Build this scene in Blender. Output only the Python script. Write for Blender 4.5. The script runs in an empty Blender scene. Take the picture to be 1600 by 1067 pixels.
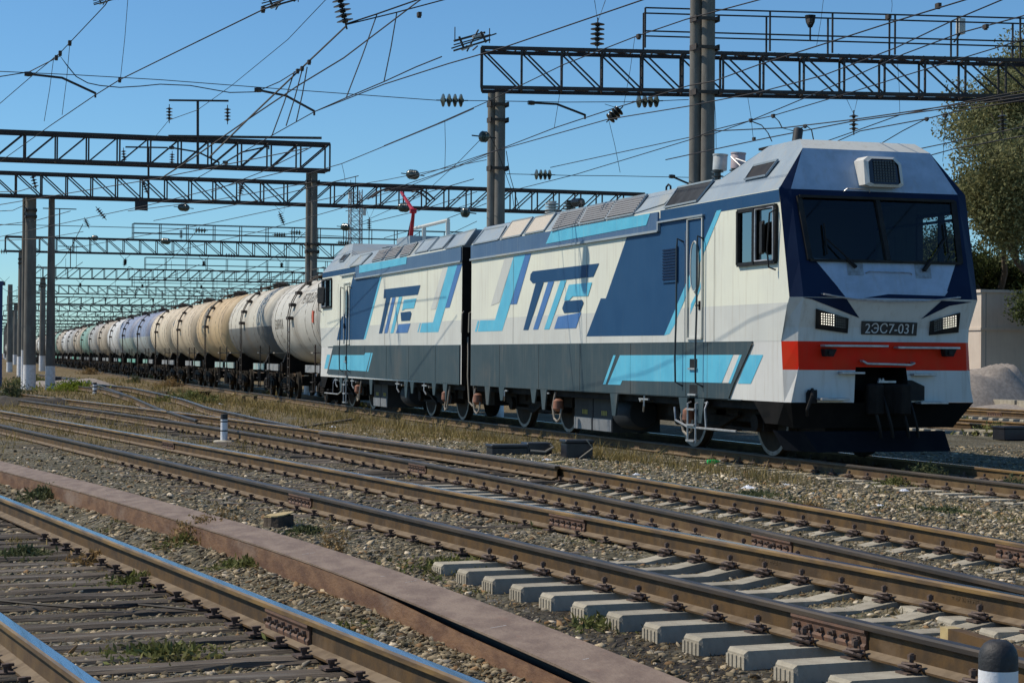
import bpy, math, random
import numpy as np
from mathutils import Vector, Matrix
random.seed(7); rng=np.random.default_rng(11)
S=bpy.context.scene
# ---------------------------------------------------------------- camera, sky, sun, exposure
HC=1.46; YAW=math.radians(17.8); PITCH=math.radians(.43); ROLL=.007; FPX=3111.0
fw=np.array([math.sin(YAW)*math.cos(PITCH),math.cos(YAW)*math.cos(PITCH),math.sin(PITCH)])
rt=np.array([math.cos(YAW),-math.sin(YAW),0.]); up=np.cross(rt,fw)
r2=rt*math.cos(ROLL)+up*math.sin(ROLL); u2=-rt*math.sin(ROLL)+up*math.cos(ROLL)
cd=bpy.data.cameras.new('camera'); cam=bpy.data.objects.new('camera',cd); S.collection.objects.link(cam)
cd.sensor_width=36; cd.lens=36*FPX/1600; cd.clip_start=.5; cd.clip_end=6000
cam.matrix_world=Matrix(((r2[0],u2[0],-fw[0],0),(r2[1],u2[1],-fw[1],0),(r2[2],u2[2],-fw[2],HC),(0,0,0,1)))
S.camera=cam
SUN_AZ=math.radians(-60); SUN_EL=math.radians(47)      # azimuth from +Y, towards -X
w=bpy.data.worlds.new('World'); S.world=w; w.use_nodes=True
nt=w.node_tree; bg=nt.nodes['Background']; sk=nt.nodes.new('ShaderNodeTexSky'); sk.sky_type='NISHITA'; sk.sun_disc=False
sk.sun_elevation=SUN_EL; sk.sun_rotation=SUN_AZ; sk.altitude=900; sk.air_density=1.0; sk.dust_density=.05; sk.ozone_density=2.0
tn=nt.nodes.new('ShaderNodeMix'); tn.data_type='RGBA'; tn.blend_type='MULTIPLY'; tn.inputs[0].default_value=1; tn.inputs[7].default_value=(.61,.93,1.15,1)
nt.links.new(sk.outputs[0],tn.inputs[6]); nt.links.new(tn.outputs[2],bg.inputs[0]); bg.inputs[1].default_value=.100
sd=bpy.data.lights.new('sun','SUN'); sun=bpy.data.objects.new('sun',sd); S.collection.objects.link(sun)
sd.energy=4.1; sd.angle=math.radians(.53); sd.color=(1,.90,.755)
sv=Vector((math.sin(SUN_AZ)*math.cos(SUN_EL),math.cos(SUN_AZ)*math.cos(SUN_EL),math.sin(SUN_EL)))
sun.rotation_euler=sv.to_track_quat('Z','Y').to_euler()
S.view_settings.view_transform='Standard'; S.view_settings.look='None'; S.view_settings.exposure=0; S.view_settings.gamma=1
S.render.engine='CYCLES'; S.cycles.max_bounces=6; S.cycles.transparent_max_bounces=12

# ---------------------------------------------------------------- surveying helpers (photo line of sight to a real plane)
CO=np.array([0,0,HC])
def los(x,y): return fw+r2*(x-800)/FPX-u2*(y-533.5)/FPX
def onx(x,y,X): d=los(x,y); return CO+d*(X/d[0])
def ony(x,y,Y): d=los(x,y); return CO+d*(Y/d[1])
def onz(x,y,Z=0.): d=los(x,y); return CO+d*((Z-HC)/d[2])
def onpl(x,y,p,n):
    d=los(x,y); n=np.array(n,float); return CO+d*(((np.array(p)-CO)@n)/(d@n))
# ---------------------------------------------------------------- mesh builder
class MB:
    def __init__(s): s.v=[]; s.f=[]; s.m=[]
    def add(s,vs,fs,mi=0):
        o=len(s.v); s.v+= [tuple(map(float,p)) for p in vs]; s.f+=[tuple(i+o for i in f) for f in fs]; s.m+=[mi]*len(fs); return s
    def poly(s,pts,mi=0): return s.add(pts,[tuple(range(len(pts)))],mi)
    def box(s,x0,x1,y0,y1,z0,z1,mi=0):
        return s.add([(x0,y0,z0),(x1,y0,z0),(x1,y1,z0),(x0,y1,z0),(x0,y0,z1),(x1,y0,z1),(x1,y1,z1),(x0,y1,z1)],
          [(0,3,2,1),(4,5,6,7),(0,1,5,4),(1,2,6,5),(2,3,7,6),(3,0,4,7)],mi)
    def prism(s,pts,d,mi=0):      # polygon pts extruded by vector d
        n=len(pts); q=[tuple(np.array(p,float)+np.array(d,float)) for p in pts]
        return s.add(list(pts)+q,[tuple(range(n))[::-1],tuple(range(n,2*n))]+[(i,(i+1)%n,n+(i+1)%n,n+i) for i in range(n)],mi)
    def bar(s,a,b,t,t2=None,mi=0,upv=(0,0,1)):
        a=Vector(a);b=Vector(b);d=(b-a); 
        if d.length<1e-6: return s
        d.normalize(); U=Vector(upv)
        if abs(d.dot(U))>.98: U=Vector((0,1,0)) if abs(d.y)<.9 else Vector((1,0,0))
        L=d.cross(U).normalized()*(t/2); K=L.cross(d).normalized()*((t2 or t)/2)
        vs=[a-L-K,a+L-K,a+L+K,a-L+K,b-L-K,b+L-K,b+L+K,b-L+K]
        return s.add(vs,[(0,1,2,3),(7,6,5,4),(0,4,5,1),(1,5,6,2),(2,6,7,3),(3,7,4,0)],mi)
    def tube(s,pts,r,n=6,mi=0,caps=True):
        P=[Vector(p) for p in pts]; rs=r if isinstance(r,(list,tuple)) else [r]*len(P)
        ring=[];o=len(s.v); prev=None
        for i,p in enumerate(P):
            t=(P[min(i+1,len(P)-1)]-P[max(i-1,0)]); t.normalize()
            if prev is None:
                a=Vector((0,0,1)) if abs(t.z)<.9 else Vector((1,0,0)); prev=t.cross(a).normalized()
            L=(prev-t*prev.dot(t)).normalized(); prev=L; K=t.cross(L)
            for k in range(n):
                an=2*math.pi*k/n; s.v.append(tuple(p+(L*math.cos(an)+K*math.sin(an))*rs[i]))
        for i in range(len(P)-1):
            for k in range(n):
                s.f.append((o+i*n+k,o+i*n+(k+1)%n,o+(i+1)*n+(k+1)%n,o+(i+1)*n+k)); s.m.append(mi)
        if caps:
            s.f.append(tuple(o+k for k in range(n))[::-1]); s.m.append(mi); s.f.append(tuple(o+(len(P)-1)*n+k for k in range(n))); s.m.append(mi)
        return s
    def lathe(s,prof,a,b,n=12,mi=0):  # prof: (t along a->b in metres, radius)
        a=Vector(a);d=(Vector(b)-a).normalized()
        pts=[a+d*t for t,_ in prof]; q=Vector((0,0,1)) if abs(d.z)<.9 else Vector((1,0,0)); L=d.cross(q).normalized();K=d.cross(L); o=len(s.v)
        for p,(_,r) in zip(pts,prof):
            for k in range(n):
                an=2*math.pi*k/n; s.v.append(tuple(p+(L*math.cos(an)+K*math.sin(an))*r))
        for i in range(len(prof)-1):
            for k in range(n): s.f.append((o+i*n+k,o+i*n+(k+1)%n,o+(i+1)*n+(k+1)%n,o+(i+1)*n+k)); s.m.append(mi)
        s.f.append(tuple(o+k for k in range(n))[::-1]); s.m.append(mi); s.f.append(tuple(o+(len(prof)-1)*n+k for k in range(n))); s.m.append(mi)
        return s
    def build(s,name,mats,parent=None,smooth=False,origin=None,world=True,label=None,cat=None,group=None,kind=None,bevel=0):
        if not isinstance(mats,(list,tuple)): mats=[mats]
        V=np.array(s.v,float).reshape(-1,3)
        off=np.zeros(3)
        if parent is not None:
            if world:
                po=np.array(WLOC[parent.name]); V=V-po
        elif origin is None and len(V):
            lo,hi=V.min(0),V.max(0); off=np.array([(lo[0]+hi[0])/2,(lo[1]+hi[1])/2,lo[2]]); V=V-off
        elif origin is not None: off=np.array(origin,float); V=V-off
        me=bpy.data.meshes.new(name); me.from_pydata(V.tolist(),[],s.f)
        for m in mats: me.materials.append(m)
        if len(mats)>1: me.polygons.foreach_set('material_index',s.m)
        if smooth: me.polygons.foreach_set('use_smooth',[True]*len(s.f)); 
        if smooth and smooth!=2:
            try: me.set_sharp_from_angle(angle=math.radians(40))
            except Exception: pass
        me.update()
        o=bpy.data.objects.new(name,me); S.collection.objects.link(o)
        if parent is not None: o.parent=parent
        else: o.location=off.tolist()
        WLOC[o.name]=(np.array(WLOC[parent.name]) if parent is not None else off)
        if bevel:
            bm=o.modifiers.new('bevel','BEVEL'); bm.width=bevel; bm.segments=1; bm.limit_method='ANGLE'
        tag(o,label,cat,group,kind); return o
WLOC={}
def tag(o,label=None,cat=None,group=None,kind=None):
    if label: o['label']=label
    if cat: o['category']=cat
    if group: o['group']=group
    if kind: o['kind']=kind
    return o
def thing(name,label,cat,loc=(0,0,0),rz=0,group=None):
    o=bpy.data.objects.new(name,None); S.collection.objects.link(o); o.location=loc; o.rotation_euler=(0,0,rz); o.empty_display_size=.3
    WLOC[o.name]=np.array(loc,float); return tag(o,label,cat,group)
def kids(o): return KID.get(o.name,[c for c in o.children])
KID={}
def share(src,parent,loc,rz=0,rot=None,scale=None,name=None):   # another object on the same mesh
    o=bpy.data.objects.new(name or src.name.split('.')[0],src.data); S.collection.objects.link(o); o.parent=parent
    o.location=loc; o.rotation_euler=rot if rot is not None else (0,0,rz)
    if scale: o.scale=scale
    return o
# ---------------------------------------------------------------- materials
def mat(name,c,rough=.6,metal=0,c2=None,scale=4,detail=6,bump=0,bscale=30,stretch=(1,1,1),rand=0,spec=.5,lo=.35,hi=.65,island=0,c3=None,s3=1,l3=.5,h3=.65,coat=0,streak=None):
    m=bpy.data.materials.new(name); m.use_nodes=True; n=m.node_tree; L=n.links; b=n.nodes['Principled BSDF']
    b.inputs['Roughness'].default_value=rough; b.inputs['Metallic'].default_value=metal; b.inputs['Specular IOR Level'].default_value=spec
    if coat: b.inputs['Coat Weight'].default_value=coat; b.inputs['Coat Roughness'].default_value=.12
    tc=n.nodes.new('ShaderNodeTexCoord'); mp=n.nodes.new('ShaderNodeMapping'); mp.inputs['Scale'].default_value=stretch
    L.new(tc.outputs['Object'],mp.inputs[0])
    def rgb(c): return (c[0],c[1],c[2],1)
    col=None
    def noise(sc,det=detail,vec=mp.outputs[0]):
        t=n.nodes.new('ShaderNodeTexNoise'); t.inputs['Scale'].default_value=sc; t.inputs['Detail'].default_value=det; t.inputs['Roughness'].default_value=.62; L.new(vec,t.inputs['Vector']); return t
    def mix(fac,a,bc):
        x=n.nodes.new('ShaderNodeMix'); x.data_type='RGBA'
        if isinstance(fac,float): x.inputs[0].default_value=fac
        else: L.new(fac,x.inputs[0])
        if isinstance(a,tuple): x.inputs[6].default_value=rgb(a)
        else: L.new(a,x.inputs[6])
        if isinstance(bc,tuple): x.inputs[7].default_value=rgb(bc)
        else: L.new(bc,x.inputs[7])
        return x.outputs[2]
    def ramp(src,l,h):
        r=n.nodes.new('ShaderNodeMapRange'); r.inputs[1].default_value=l; r.inputs[2].default_value=h; r.interpolation_type='SMOOTHSTEP'; L.new(src,r.inputs[0]); return r.outputs[0]
    cur=tuple(c)
    if c2 is not None:
        cur=mix(ramp(noise(scale).outputs[0],lo,hi),cur,tuple(c2))
    if c3 is not None:
        cur=mix(ramp(noise(s3).outputs[0],l3,h3),cur,tuple(c3))
    if streak is not None:   # vertical rain/dirt streaks: colour, amount
        ms=n.nodes.new('ShaderNodeMapping'); ms.inputs['Scale'].default_value=(7,7,.5); L.new(tc.outputs['Object'],ms.inputs[0])
        t=noise(1.6,5,ms.outputs[0]); r=ramp(t.outputs[0],.48,.8)
        mm=n.nodes.new('ShaderNodeMath'); mm.operation='MULTIPLY'; mm.inputs[1].default_value=streak[1]; L.new(r,mm.inputs[0]); cur=mix(mm.outputs[0],cur,tuple(streak[0]))
    if rand or island:
        if island: g=n.nodes.new('ShaderNodeNewGeometry'); src=g.outputs['Random Per Island']
        else: g=n.nodes.new('ShaderNodeObjectInfo'); src=g.outputs['Random']
        hs=n.nodes.new('ShaderNodeHueSaturation'); r=n.nodes.new('ShaderNodeMapRange'); a=island or rand
        r.inputs[3].default_value=1-a; r.inputs[4].default_value=1+a; L.new(src,r.inputs[0]); L.new(r.outputs[0],hs.inputs['Value'])
        if isinstance(cur,tuple): hs.inputs['Color'].default_value=rgb(cur)
        else: L.new(cur,hs.inputs['Color'])
        cur=hs.outputs[0]
    if isinstance(cur,tuple): b.inputs['Base Color'].default_value=rgb(cur)
    else: L.new(cur,b.inputs['Base Color'])
    if bump:
        t=noise(bscale,8); bp=n.nodes.new('ShaderNodeBump'); bp.inputs['Strength'].default_value=bump; bp.inputs['Distance'].default_value=.02
        L.new(t.outputs[0],bp.inputs['Height']); L.new(bp.outputs[0],b.inputs['Normal'])
    return m
DIRT=(.30,.25,.18)
M={}
M['cream']=mat('cream_paint',(.76,.77,.64),.5,c2=(.70,.71,.61),scale=.5,streak=((.42,.36,.25),.42),spec=.14)
M['white']=mat('white_paint',(.66,.66,.62),.5,c2=(.60,.60,.57),scale=.7,streak=((.38,.32,.23),.45),spec=.14)
M['palegrey']=mat('pale_grey_paint',(.62,.63,.58),.45,c2=(.56,.57,.53),scale=.6,streak=((.40,.34,.25),.4),spec=.14)
M['navy']=mat('navy_paint',(.014,.062,.150),.55,c2=(.019,.072,.165),scale=.9,streak=((.07,.11,.16),.2),spec=.14)
M['darknavy']=mat('dark_navy_paint',(.004,.013,.045),.55,c2=(.007,.02,.058),scale=1.2,streak=((.02,.03,.06),.2),spec=.14)
M['cyan']=mat('cyan_paint',(.12,.50,.68),.38,c2=(.10,.44,.62),scale=2,streak=((.35,.48,.52),.3),spec=.14)
M['blue']=mat('blue_paint',(.075,.19,.44),.45,c2=(.065,.17,.40),scale=2,streak=((.25,.30,.42),.25),spec=.14)
M['skirt']=mat('charcoal_skirt_paint',(.042,.068,.080),.55,c2=(.055,.082,.094),scale=.8,streak=((.17,.165,.14),.4),c3=(.085,.095,.095),s3=.9,l3=.5,h3=.75,spec=.14)
M['red']=mat('signal_red_paint',(.78,.020,.003),.5,c2=(.70,.04,.008),scale=2,streak=((.5,.06,.03),.25),spec=.14)
M['roof']=mat('roof_grey_paint',(.31,.37,.41),.5,c2=(.26,.32,.37),scale=1.2,streak=((.42,.38,.30),.4),c3=(.36,.38,.36),s3=.6,spec=.14)
M['frontgrey']=mat('front_grey_paint',(.42,.52,.66),.4,c2=(.34,.43,.55),scale=3,streak=((.30,.30,.30),.35),bump=.03,bscale=60,spec=.14)
M['louvre']=mat('louvre_grey',(.05,.055,.062),.8,spec=.1,c2=(.03,.033,.038),scale=3)
M['meshp']=mat('pale_filter_mat',(.55,.50,.42),.8,c2=(.45,.40,.33),scale=40,bump=.2,bscale=90)
M['black']=mat('black_metal',(.010,.010,.011),.6,spec=.25,c2=(.022,.02,.018),scale=5)
M['under']=mat('underframe_black',(.012,.011,.010),.8,spec=.15,c2=(.024,.020,.017),scale=3,bump=.15,bscale=25)
M['greybox']=mat('grey_box_paint',(.028,.03,.033),.6,spec=.3,c2=(.04,.042,.045),scale=3)
M['litbox']=mat('box_paint_sunlit',(.20,.215,.23),.6,c2=(.15,.16,.17),scale=3)  # pale tone that paints the sunlit lower strip of the battery boxes
M['tread']=mat('wheel_rim_steel',(.24,.235,.225),.5,metal=.4,c2=(.13,.12,.105),scale=6)
M['wheel']=mat('wheel_dirty',(.020,.017,.014),.8,spec=.15,c2=(.035,.028,.02),scale=4)
M['alu']=mat('step_alloy',(.5,.5,.5),.4,metal=.5,c2=(.35,.35,.35),scale=10)
M['redmetal']=mat('pantograph_red',(.45,.015,.03),.4,c2=(.3,.012,.02),scale=4)
M['porc']=mat('dark_glazed_porcelain',(.03,.028,.024),.22,c2=(.05,.045,.035),scale=6)
M['porcg']=mat('greenish_glass_disc',(.045,.065,.055),.18,c2=(.08,.10,.085),scale=6)
M['porcw']=mat('pale_insulator',(.5,.52,.5),.35,c2=(.4,.42,.4),scale=6)
M['steel']=mat('gantry_steel',(.026,.024,.024),.75,c2=(.045,.037,.032),scale=5,rand=.2)
M['wire']=mat('wire',(.02,.017,.015),.6,metal=.2)
M['concrete']=mat('pole_concrete',(.19,.18,.155),.85,c2=(.13,.122,.105),scale=3,bump=.2,bscale=40,stretch=(1,1,.35),streak=((.09,.08,.07),.5),rand=.12)
M['whitewash']=mat('whitewashed_concrete',(.82,.82,.82),.8,c2=(.66,.65,.63),scale=6,bump=.15,bscale=30)
M['sleeperc']=mat('sleeper_concrete',(.42,.385,.30),.9,c2=(.30,.27,.205),scale=5,bump=.3,bscale=60,c3=(.13,.10,.065),s3=4,l3=.56,h3=.78,rand=.12)
M['sleeperw']=mat('sleeper_wood',(.135,.108,.078),.9,c2=(.06,.047,.035),scale=3,bump=.7,bscale=14,stretch=(.5,8,8),c3=(.17,.155,.13),s3=1.5,rand=.3)
M['rust']=mat('rail_rust',(.115,.066,.022),.75,c2=(.06,.038,.018),scale=5,bump=.12,bscale=50,c3=(.15,.10,.055),s3=2,l3=.55,h3=.75,stretch=(1,1,1),spec=.35)
M['rustg']=mat('rail_rust_dusty',(.15,.098,.045),.8,c2=(.09,.056,.027),scale=4,bump=.12,bscale=50,c3=(.085,.052,.03),s3=1.5,spec=.3)
M['headdull']=mat('rail_head_side_dull',(.075,.055,.035),.55,c2=(.035,.028,.022),scale=3,stretch=(3,.5,3),spec=.4)
M['headside']=mat('rail_head_side_golden_lit',(.25,.150,.045),.5,c2=(.10,.062,.03),scale=3,stretch=(3,.5,3),spec=.5,bump=.05,bscale=60)  # worn golden steel, with the sunlit look of the head side painted in
M['railfoot']=mat('rail_foot_lit_dust',(.20,.15,.095),.85,c2=(.12,.085,.05),scale=6)  # dusty foot, its sunlit tan put into the colour as well
M['polish']=mat('polished_rail_head',(.50,.52,.56),.22,metal=1,c2=(.22,.17,.12),scale=9,stretch=(6,.12,1),lo=.52,hi=.72,c3=(.30,.28,.26),s3=2)
M['dullhead']=mat('dull_rail_head',(.10,.085,.07),.42,metal=.4,c2=(.05,.042,.034),scale=8,stretch=(1,.2,1))
M['plate']=mat('fishplate_rust',(.16,.085,.05),.7,c2=(.09,.055,.04),scale=8,bump=.2,bscale=60)
M['clip']=mat('clip_rust',(.13,.085,.06),.75,c2=(.06,.045,.04),scale=20,bump=.2,bscale=80)
M['girder']=mat('girder_rust_face',(.215,.120,.062),.75,c2=(.12,.062,.034),scale=8,bump=.35,bscale=45,c3=(.26,.19,.14),s3=2.2,l3=.55,h3=.8,stretch=(1,.4,1),spec=.4)
M['girdert']=mat('girder_rust_top',(.255,.185,.13),.65,c2=(.17,.115,.078),scale=6,bump=.3,bscale=45,c3=(.23,.12,.07),s3=9,l3=.62,h3=.8,stretch=(1,.5,1),spec=.5)
M['bark']=mat('bark',(.09,.07,.05),.95,c2=(.05,.04,.03),scale=5,bump=.6,bscale=20)
M['cutwood']=mat('cut_wood',(.48,.38,.18),.8,c2=(.38,.29,.14),scale=6)
M['wall']=mat('beige_render',(.66,.57,.47),.9,c2=(.58,.49,.40),scale=.6,bump=.1,bscale=30,streak=((.3,.26,.22),.3))
M['boxblack']=mat('black_box_paint',(.010,.012,.020),.32,c2=(.02,.022,.03),scale=5,streak=((.06,.06,.07),.25))
M['blackpaint']=mat('flaking_black_paint',(.015,.015,.017),.6,c2=(.03,.03,.03),scale=10,bump=.3,bscale=40)
M['whitepaint']=mat('flaking_white_paint',(.78,.79,.80),.6,c2=(.6,.6,.6),scale=10,bump=.2,bscale=40,lo=.55,hi=.8)
M['litter']=mat('pale_litter',(.75,.77,.80),.4)
M['green']=mat('green_plastic',(.02,.55,.12),.25)
M['mound']=mat('heap_gravel',(.33,.29,.25),.95,c2=(.24,.21,.18),scale=8,bump=.9,bscale=22)
M['darkglass_blue']=mat('blue_sign_paint',(.02,.05,.16),.4)
M['skin']=mat('skin',(.35,.18,.12),.6); M['shirt']=mat('blue_cloth',(.08,.16,.42),.9); M['hair']=mat('hair_black',(.012,.01,.01),.7)
M['seam0']=mat('seam_grey',(.30,.29,.26),.7)
M['lens']=mat('dark_lens',(.015,.015,.022),.15,spec=.8)
M['interior']=mat('cab_interior',(.10,.10,.11),.8)
def emis(name,c,s):
    m=bpy.data.materials.new(name); m.use_nodes=True; b=m.node_tree.nodes['Principled BSDF']; b.inputs['Base Color'].default_value=(*c,1)
    b.inputs['Emission Color'].default_value=(*c,1); b.inputs['Emission Strength'].default_value=s; return m
M['led']=emis('lit_led',(1,.93,.78),2.2)
def glass(name,tint,refl=.12):
    m=bpy.data.materials.new(name); m.use_nodes=True; n=m.node_tree; n.nodes.clear(); L=n.links
    o=n.nodes.new('ShaderNodeOutputMaterial'); mx=n.nodes.new('ShaderNodeMixShader'); t=n.nodes.new('ShaderNodeBsdfTransparent'); g=n.nodes.new('ShaderNodeBsdfGlossy')
    t.inputs[0].default_value=(*tint,1); g.inputs[0].default_value=(.9,.95,1,1); g.inputs[1].default_value=.03
    f=n.nodes.new('ShaderNodeFresnel'); f.inputs[0].default_value=1.5; a=n.nodes.new('ShaderNodeMath'); a.operation='MULTIPLY_ADD'; a.inputs[1].default_value=1; a.inputs[2].default_value=refl
    L.new(f.outputs[0],a.inputs[0]); L.new(a.outputs[0],mx.inputs[0]); L.new(t.outputs[0],mx.inputs[1]); L.new(g.outputs[0],mx.inputs[2]); L.new(mx.outputs[0],o.inputs[0]); return m
M['glass']=glass('cab_glass',(.42,.50,.52),.0); M['sglass']=glass('side_window_glass',(.15,.22,.24),.18)
# tank paint (each wagon: its own colours)
def stain(m):
    n=m.node_tree; b=n.nodes['Principled BSDF']; src=b.inputs['Base Color'].links[0].from_socket; L=n.links
    tc=n.nodes.new('ShaderNodeTexCoord'); sp=n.nodes.new('ShaderNodeSeparateXYZ'); L.new(tc.outputs['Object'],sp.inputs[0])
    def band(y0,w):
        a=n.nodes.new('ShaderNodeMath'); a.operation='SUBTRACT'; a.inputs[1].default_value=y0; L.new(sp.outputs[1],a.inputs[0]); b_=n.nodes.new('ShaderNodeMath'); b_.operation='ABSOLUTE'; L.new(a.outputs[0],b_.inputs[0])
        r=n.nodes.new('ShaderNodeMapRange'); r.inputs[1].default_value=w; r.inputs[2].default_value=w*.35; L.new(b_.outputs[0],r.inputs[0]); return r.outputs[0]
    mp=n.nodes.new('ShaderNodeMapping'); mp.inputs['Scale'].default_value=(.6,9,.6); L.new(tc.outputs['Object'],mp.inputs[0]); t=n.nodes.new('ShaderNodeTexNoise'); t.inputs['Scale'].default_value=1.3; t.inputs['Detail'].default_value=7; L.new(mp.outputs[0],t.inputs[0])
    rr=n.nodes.new('ShaderNodeMapRange'); rr.inputs[1].default_value=.4; rr.inputs[2].default_value=.62; L.new(t.outputs[0],rr.inputs[0])
    cur=src
    for y0,w,k in ((-.55,.75,.55),(-4.6,.55,.6),(4.5,.4,.4)):
        mu=n.nodes.new('ShaderNodeMath'); mu.operation='MULTIPLY'; L.new(band(y0,w),mu.inputs[0]); L.new(rr.outputs[0],mu.inputs[1]); m3=n.nodes.new('ShaderNodeMath'); m3.operation='MULTIPLY'; m3.inputs[1].default_value=k; L.new(mu.outputs[0],m3.inputs[0])
        x=n.nodes.new('ShaderNodeMix'); x.data_type='RGBA'; L.new(m3.outputs[0],x.inputs[0]); L.new(cur,x.inputs[6]); x.inputs[7].default_value=(.20,.15,.10,1); cur=x.outputs[2]
    L.new(cur,b.inputs['Base Color']); return m
def tankmat(name,c):
    m=mat(name,c,.6,c2=tuple(x*.84 for x in c),scale=.5,streak=((.22,.17,.11),.45),c3=tuple(x*.75+.02 for x in c),s3=.35,l3=.55,h3=.8,bump=.03,bscale=4,rand=.05)
    return stain(m)

# ================================================================= GROUND
# track centre lines X(Y) (cubic through surveyed points)
def fit(pts,deg):
    p=np.array(pts,float); return np.polynomial.Polynomial.fit(p[:,1],p[:,0],deg)
PL=fit([(2.55-.76,8.57),(2.37-.76,9.97),(2.26-.76,11.95),(1.95-.76,13.98),(1.67-.76,16.6),(1.23-.76,20.66),(-.55,30),(-2.6,48)],2)
PB=fit([(6.02,10.74),(5.91,12.63),(5.70,15),(5.55,17.7),(5.12,21.8),(4.87,25.9),(4.5,28.3),(4.02,34.9),(2.34,52),(6.12,8.95),(5.96,9.69),(5.95,10.6),(5.92,12),(5.77,14),(5.64,15.6),(5.39,17.9),(5.25,20.7),(4.98,22.9),(4.66,25.6),(4.12,32.6),(3.23,41.5)],2)
PC=fit([(7.85,11.17),(7.96,13.1),(8.1,17.1),(8.0,20.3),(8.16,25),(7.95,27.6),(7.5,36.5),(7.95,13.8),(8.05,16.3),(7.93,20.1),(8.06,24.7),(7.84,31.3),(7.19,42.9),(5.6,60),(3.7,80)],3)
RZ=-.11
def XA(Y):     # train track: straight, then a slight bend to the right
    Y=np.asarray(Y,float); t=np.clip(Y-44.2,0,None); k=.040/18
    return 14.67+np.where(t<18,.5*k*t*t,.5*k*18*18+.040*(t-18))
def smooth(a,b,x): t=np.clip((x-a)/(b-a),0,1); return t*t*(3-2*t)
_ph=rng.uniform(0,6.28,(12,2)); _fr=rng.uniform(.3,2.6,(12,2))
def wob(x,y):
    r=0
    for (p,q),(a,b) in zip(_ph,_fr): r=r+np.sin(x*a+p+np.sin(y*b*.7+q))*np.sin(y*b+q)
    return r/12
_cr=fit([tuple(onz(x,y,.03)[:2]) for x,y in ((0,734),(156,775),(312,822),(400,847),(500,880),(656,940),(800,1003),(900,1047))],3)
def gz(x,y):
    x=np.asarray(x,float); y=np.asarray(y,float)
    z=-.22+.045*wob(x,y)
    db=np.abs(x-PB(np.clip(y,5,60))); dl=np.abs(x-PL(np.clip(y,5,35))); dc=np.abs(x-PC(np.clip(y,5,80)))
    nearB=(1-smooth(1.9,2.6,db))*(1-smooth(14.8,16.3,y)); z=z*(1-nearB)+(-.285+.02*wob(x*2,y*2))*nearB
    farB=(1-smooth(1.2,1.9,db))*smooth(14.8,16.3,y)*(1-smooth(50,60,y)); z=z*(1-farB)+(-.2+.015*wob(x*2,y*2))*farB
    inL=(1-smooth(1.2,1.9,dl)); z=z*(1-inL)+(-.215+.02*wob(x*2,y*2))*inL
    inC=(1-smooth(1.3,1.9,dc))*(1-smooth(60,80,y)); z=z*(1-inC)+(-.225+.015*wob(x*2,y*2))*inC
    gut=np.exp(-((x-4.0+.06*(y-9))/.55)**2)*(1-smooth(14,18,y)); z=z-.04*gut
    bx=x-_cr(np.clip(y,8.2,34)); z=z+.085*np.exp(-((bx+.05)/.30)**2)*(1-smooth(30,36,y))*(1+.35*wob(x*3+2,y*2.4))
    tr=smooth(10.5,12.8,x); z=z*(1-tr)+(-.31+.02*wob(x,y))*tr
    far=smooth(70,110,y); z=z*(1-far)-.3*far
    return z
def axis(a,b,seg):
    out=[];x=a
    for lim,st in seg:
        while x<min(lim,b): out.append(x); x+=st
    out.append(b); return np.array(out)
gx=np.concatenate([-np.geomspace(3000,8,26),axis(-6,30,[(-2,.5),(16,.14),(30,.5)]),np.geomspace(34,3500,26)])
gy=np.concatenate([[-40,-10,0,4],axis(6,90,[(26,.14),(45,.3),(90,1.)]),np.geomspace(95,5000,40)])
GX,GY=np.meshgrid(gx,gy); GZ=gz(GX,GY)
nx,ny=len(gx),len(gy); vs=np.stack([GX,GY,GZ],-1).reshape(-1,3)
ii=np.arange(nx-1)[None,:]+np.arange(ny-1)[:,None]*nx; fs=np.stack([ii,ii+1,ii+1+nx,ii+nx],-1).reshape(-1,4)
def npmesh(name,V,F,mats,mi=None,smoothf=True):
    me=bpy.data.meshes.new(name); me.vertices.add(len(V)); me.vertices.foreach_set('co',V.astype(np.float32).ravel())
    k=F.shape[1]; me.loops.add(F.size); me.loops.foreach_set('vertex_index',F.astype(np.int32).ravel())
    me.polygons.add(len(F)); me.polygons.foreach_set('loop_start',(np.arange(len(F))*k).astype(np.int32)); me.polygons.foreach_set('loop_total',np.full(len(F),k,np.int32))
    for m in mats: me.materials.append(m)
    if mi is not None: me.polygons.foreach_set('material_index',mi.astype(np.int32))
    me.polygons.foreach_set('use_smooth',np.full(len(F),smoothf)); me.update(calc_edges=True)
    o=bpy.data.objects.new(name,me); S.collection.objects.link(o); WLOC[o.name]=np.zeros(3); return o
# what grows or lies where: R dry grass, G green weeds, B dark oily soil
def cover(x,y):
    n=wob(x*1.7+3,y*1.3)+.5*wob(x*4+1,y*3.1)
    dry=smooth(.0,.5,n*.9+ smooth(26,44,y)*(.42)*(x<12.6) + .30*np.exp(-((x-12.1-.02*(y-30))/.9)**2)*smooth(24,34,y)-.12)
    dry=np.maximum(dry,smooth(45,70,y)*.85)
    gr=smooth(.12,.5,wob(x*2.1+9,y*1.7+4)+.35*wob(x*6,y*5)-.05)
    oil=np.exp(-(((x-3.9)/.75)**2+((y-11.2)/2.2)**2))*1.2+.8*np.exp(-(((x-4.6)/.5)**2+((y-11.5)/2.5)**2))
    return dry,gr,np.clip(oil,0,1)
ground=npmesh('ground',vs,fs,[])
d_,g_,o_=cover(GX.ravel(),GY.ravel())
ca=ground.data.color_attributes.new('cover','FLOAT_COLOR','POINT'); ca.data.foreach_set('color',np.stack([d_,g_,o_,np.ones_like(d_)],-1).astype(np.float32).ravel())
tag(ground,kind='structure')
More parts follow.
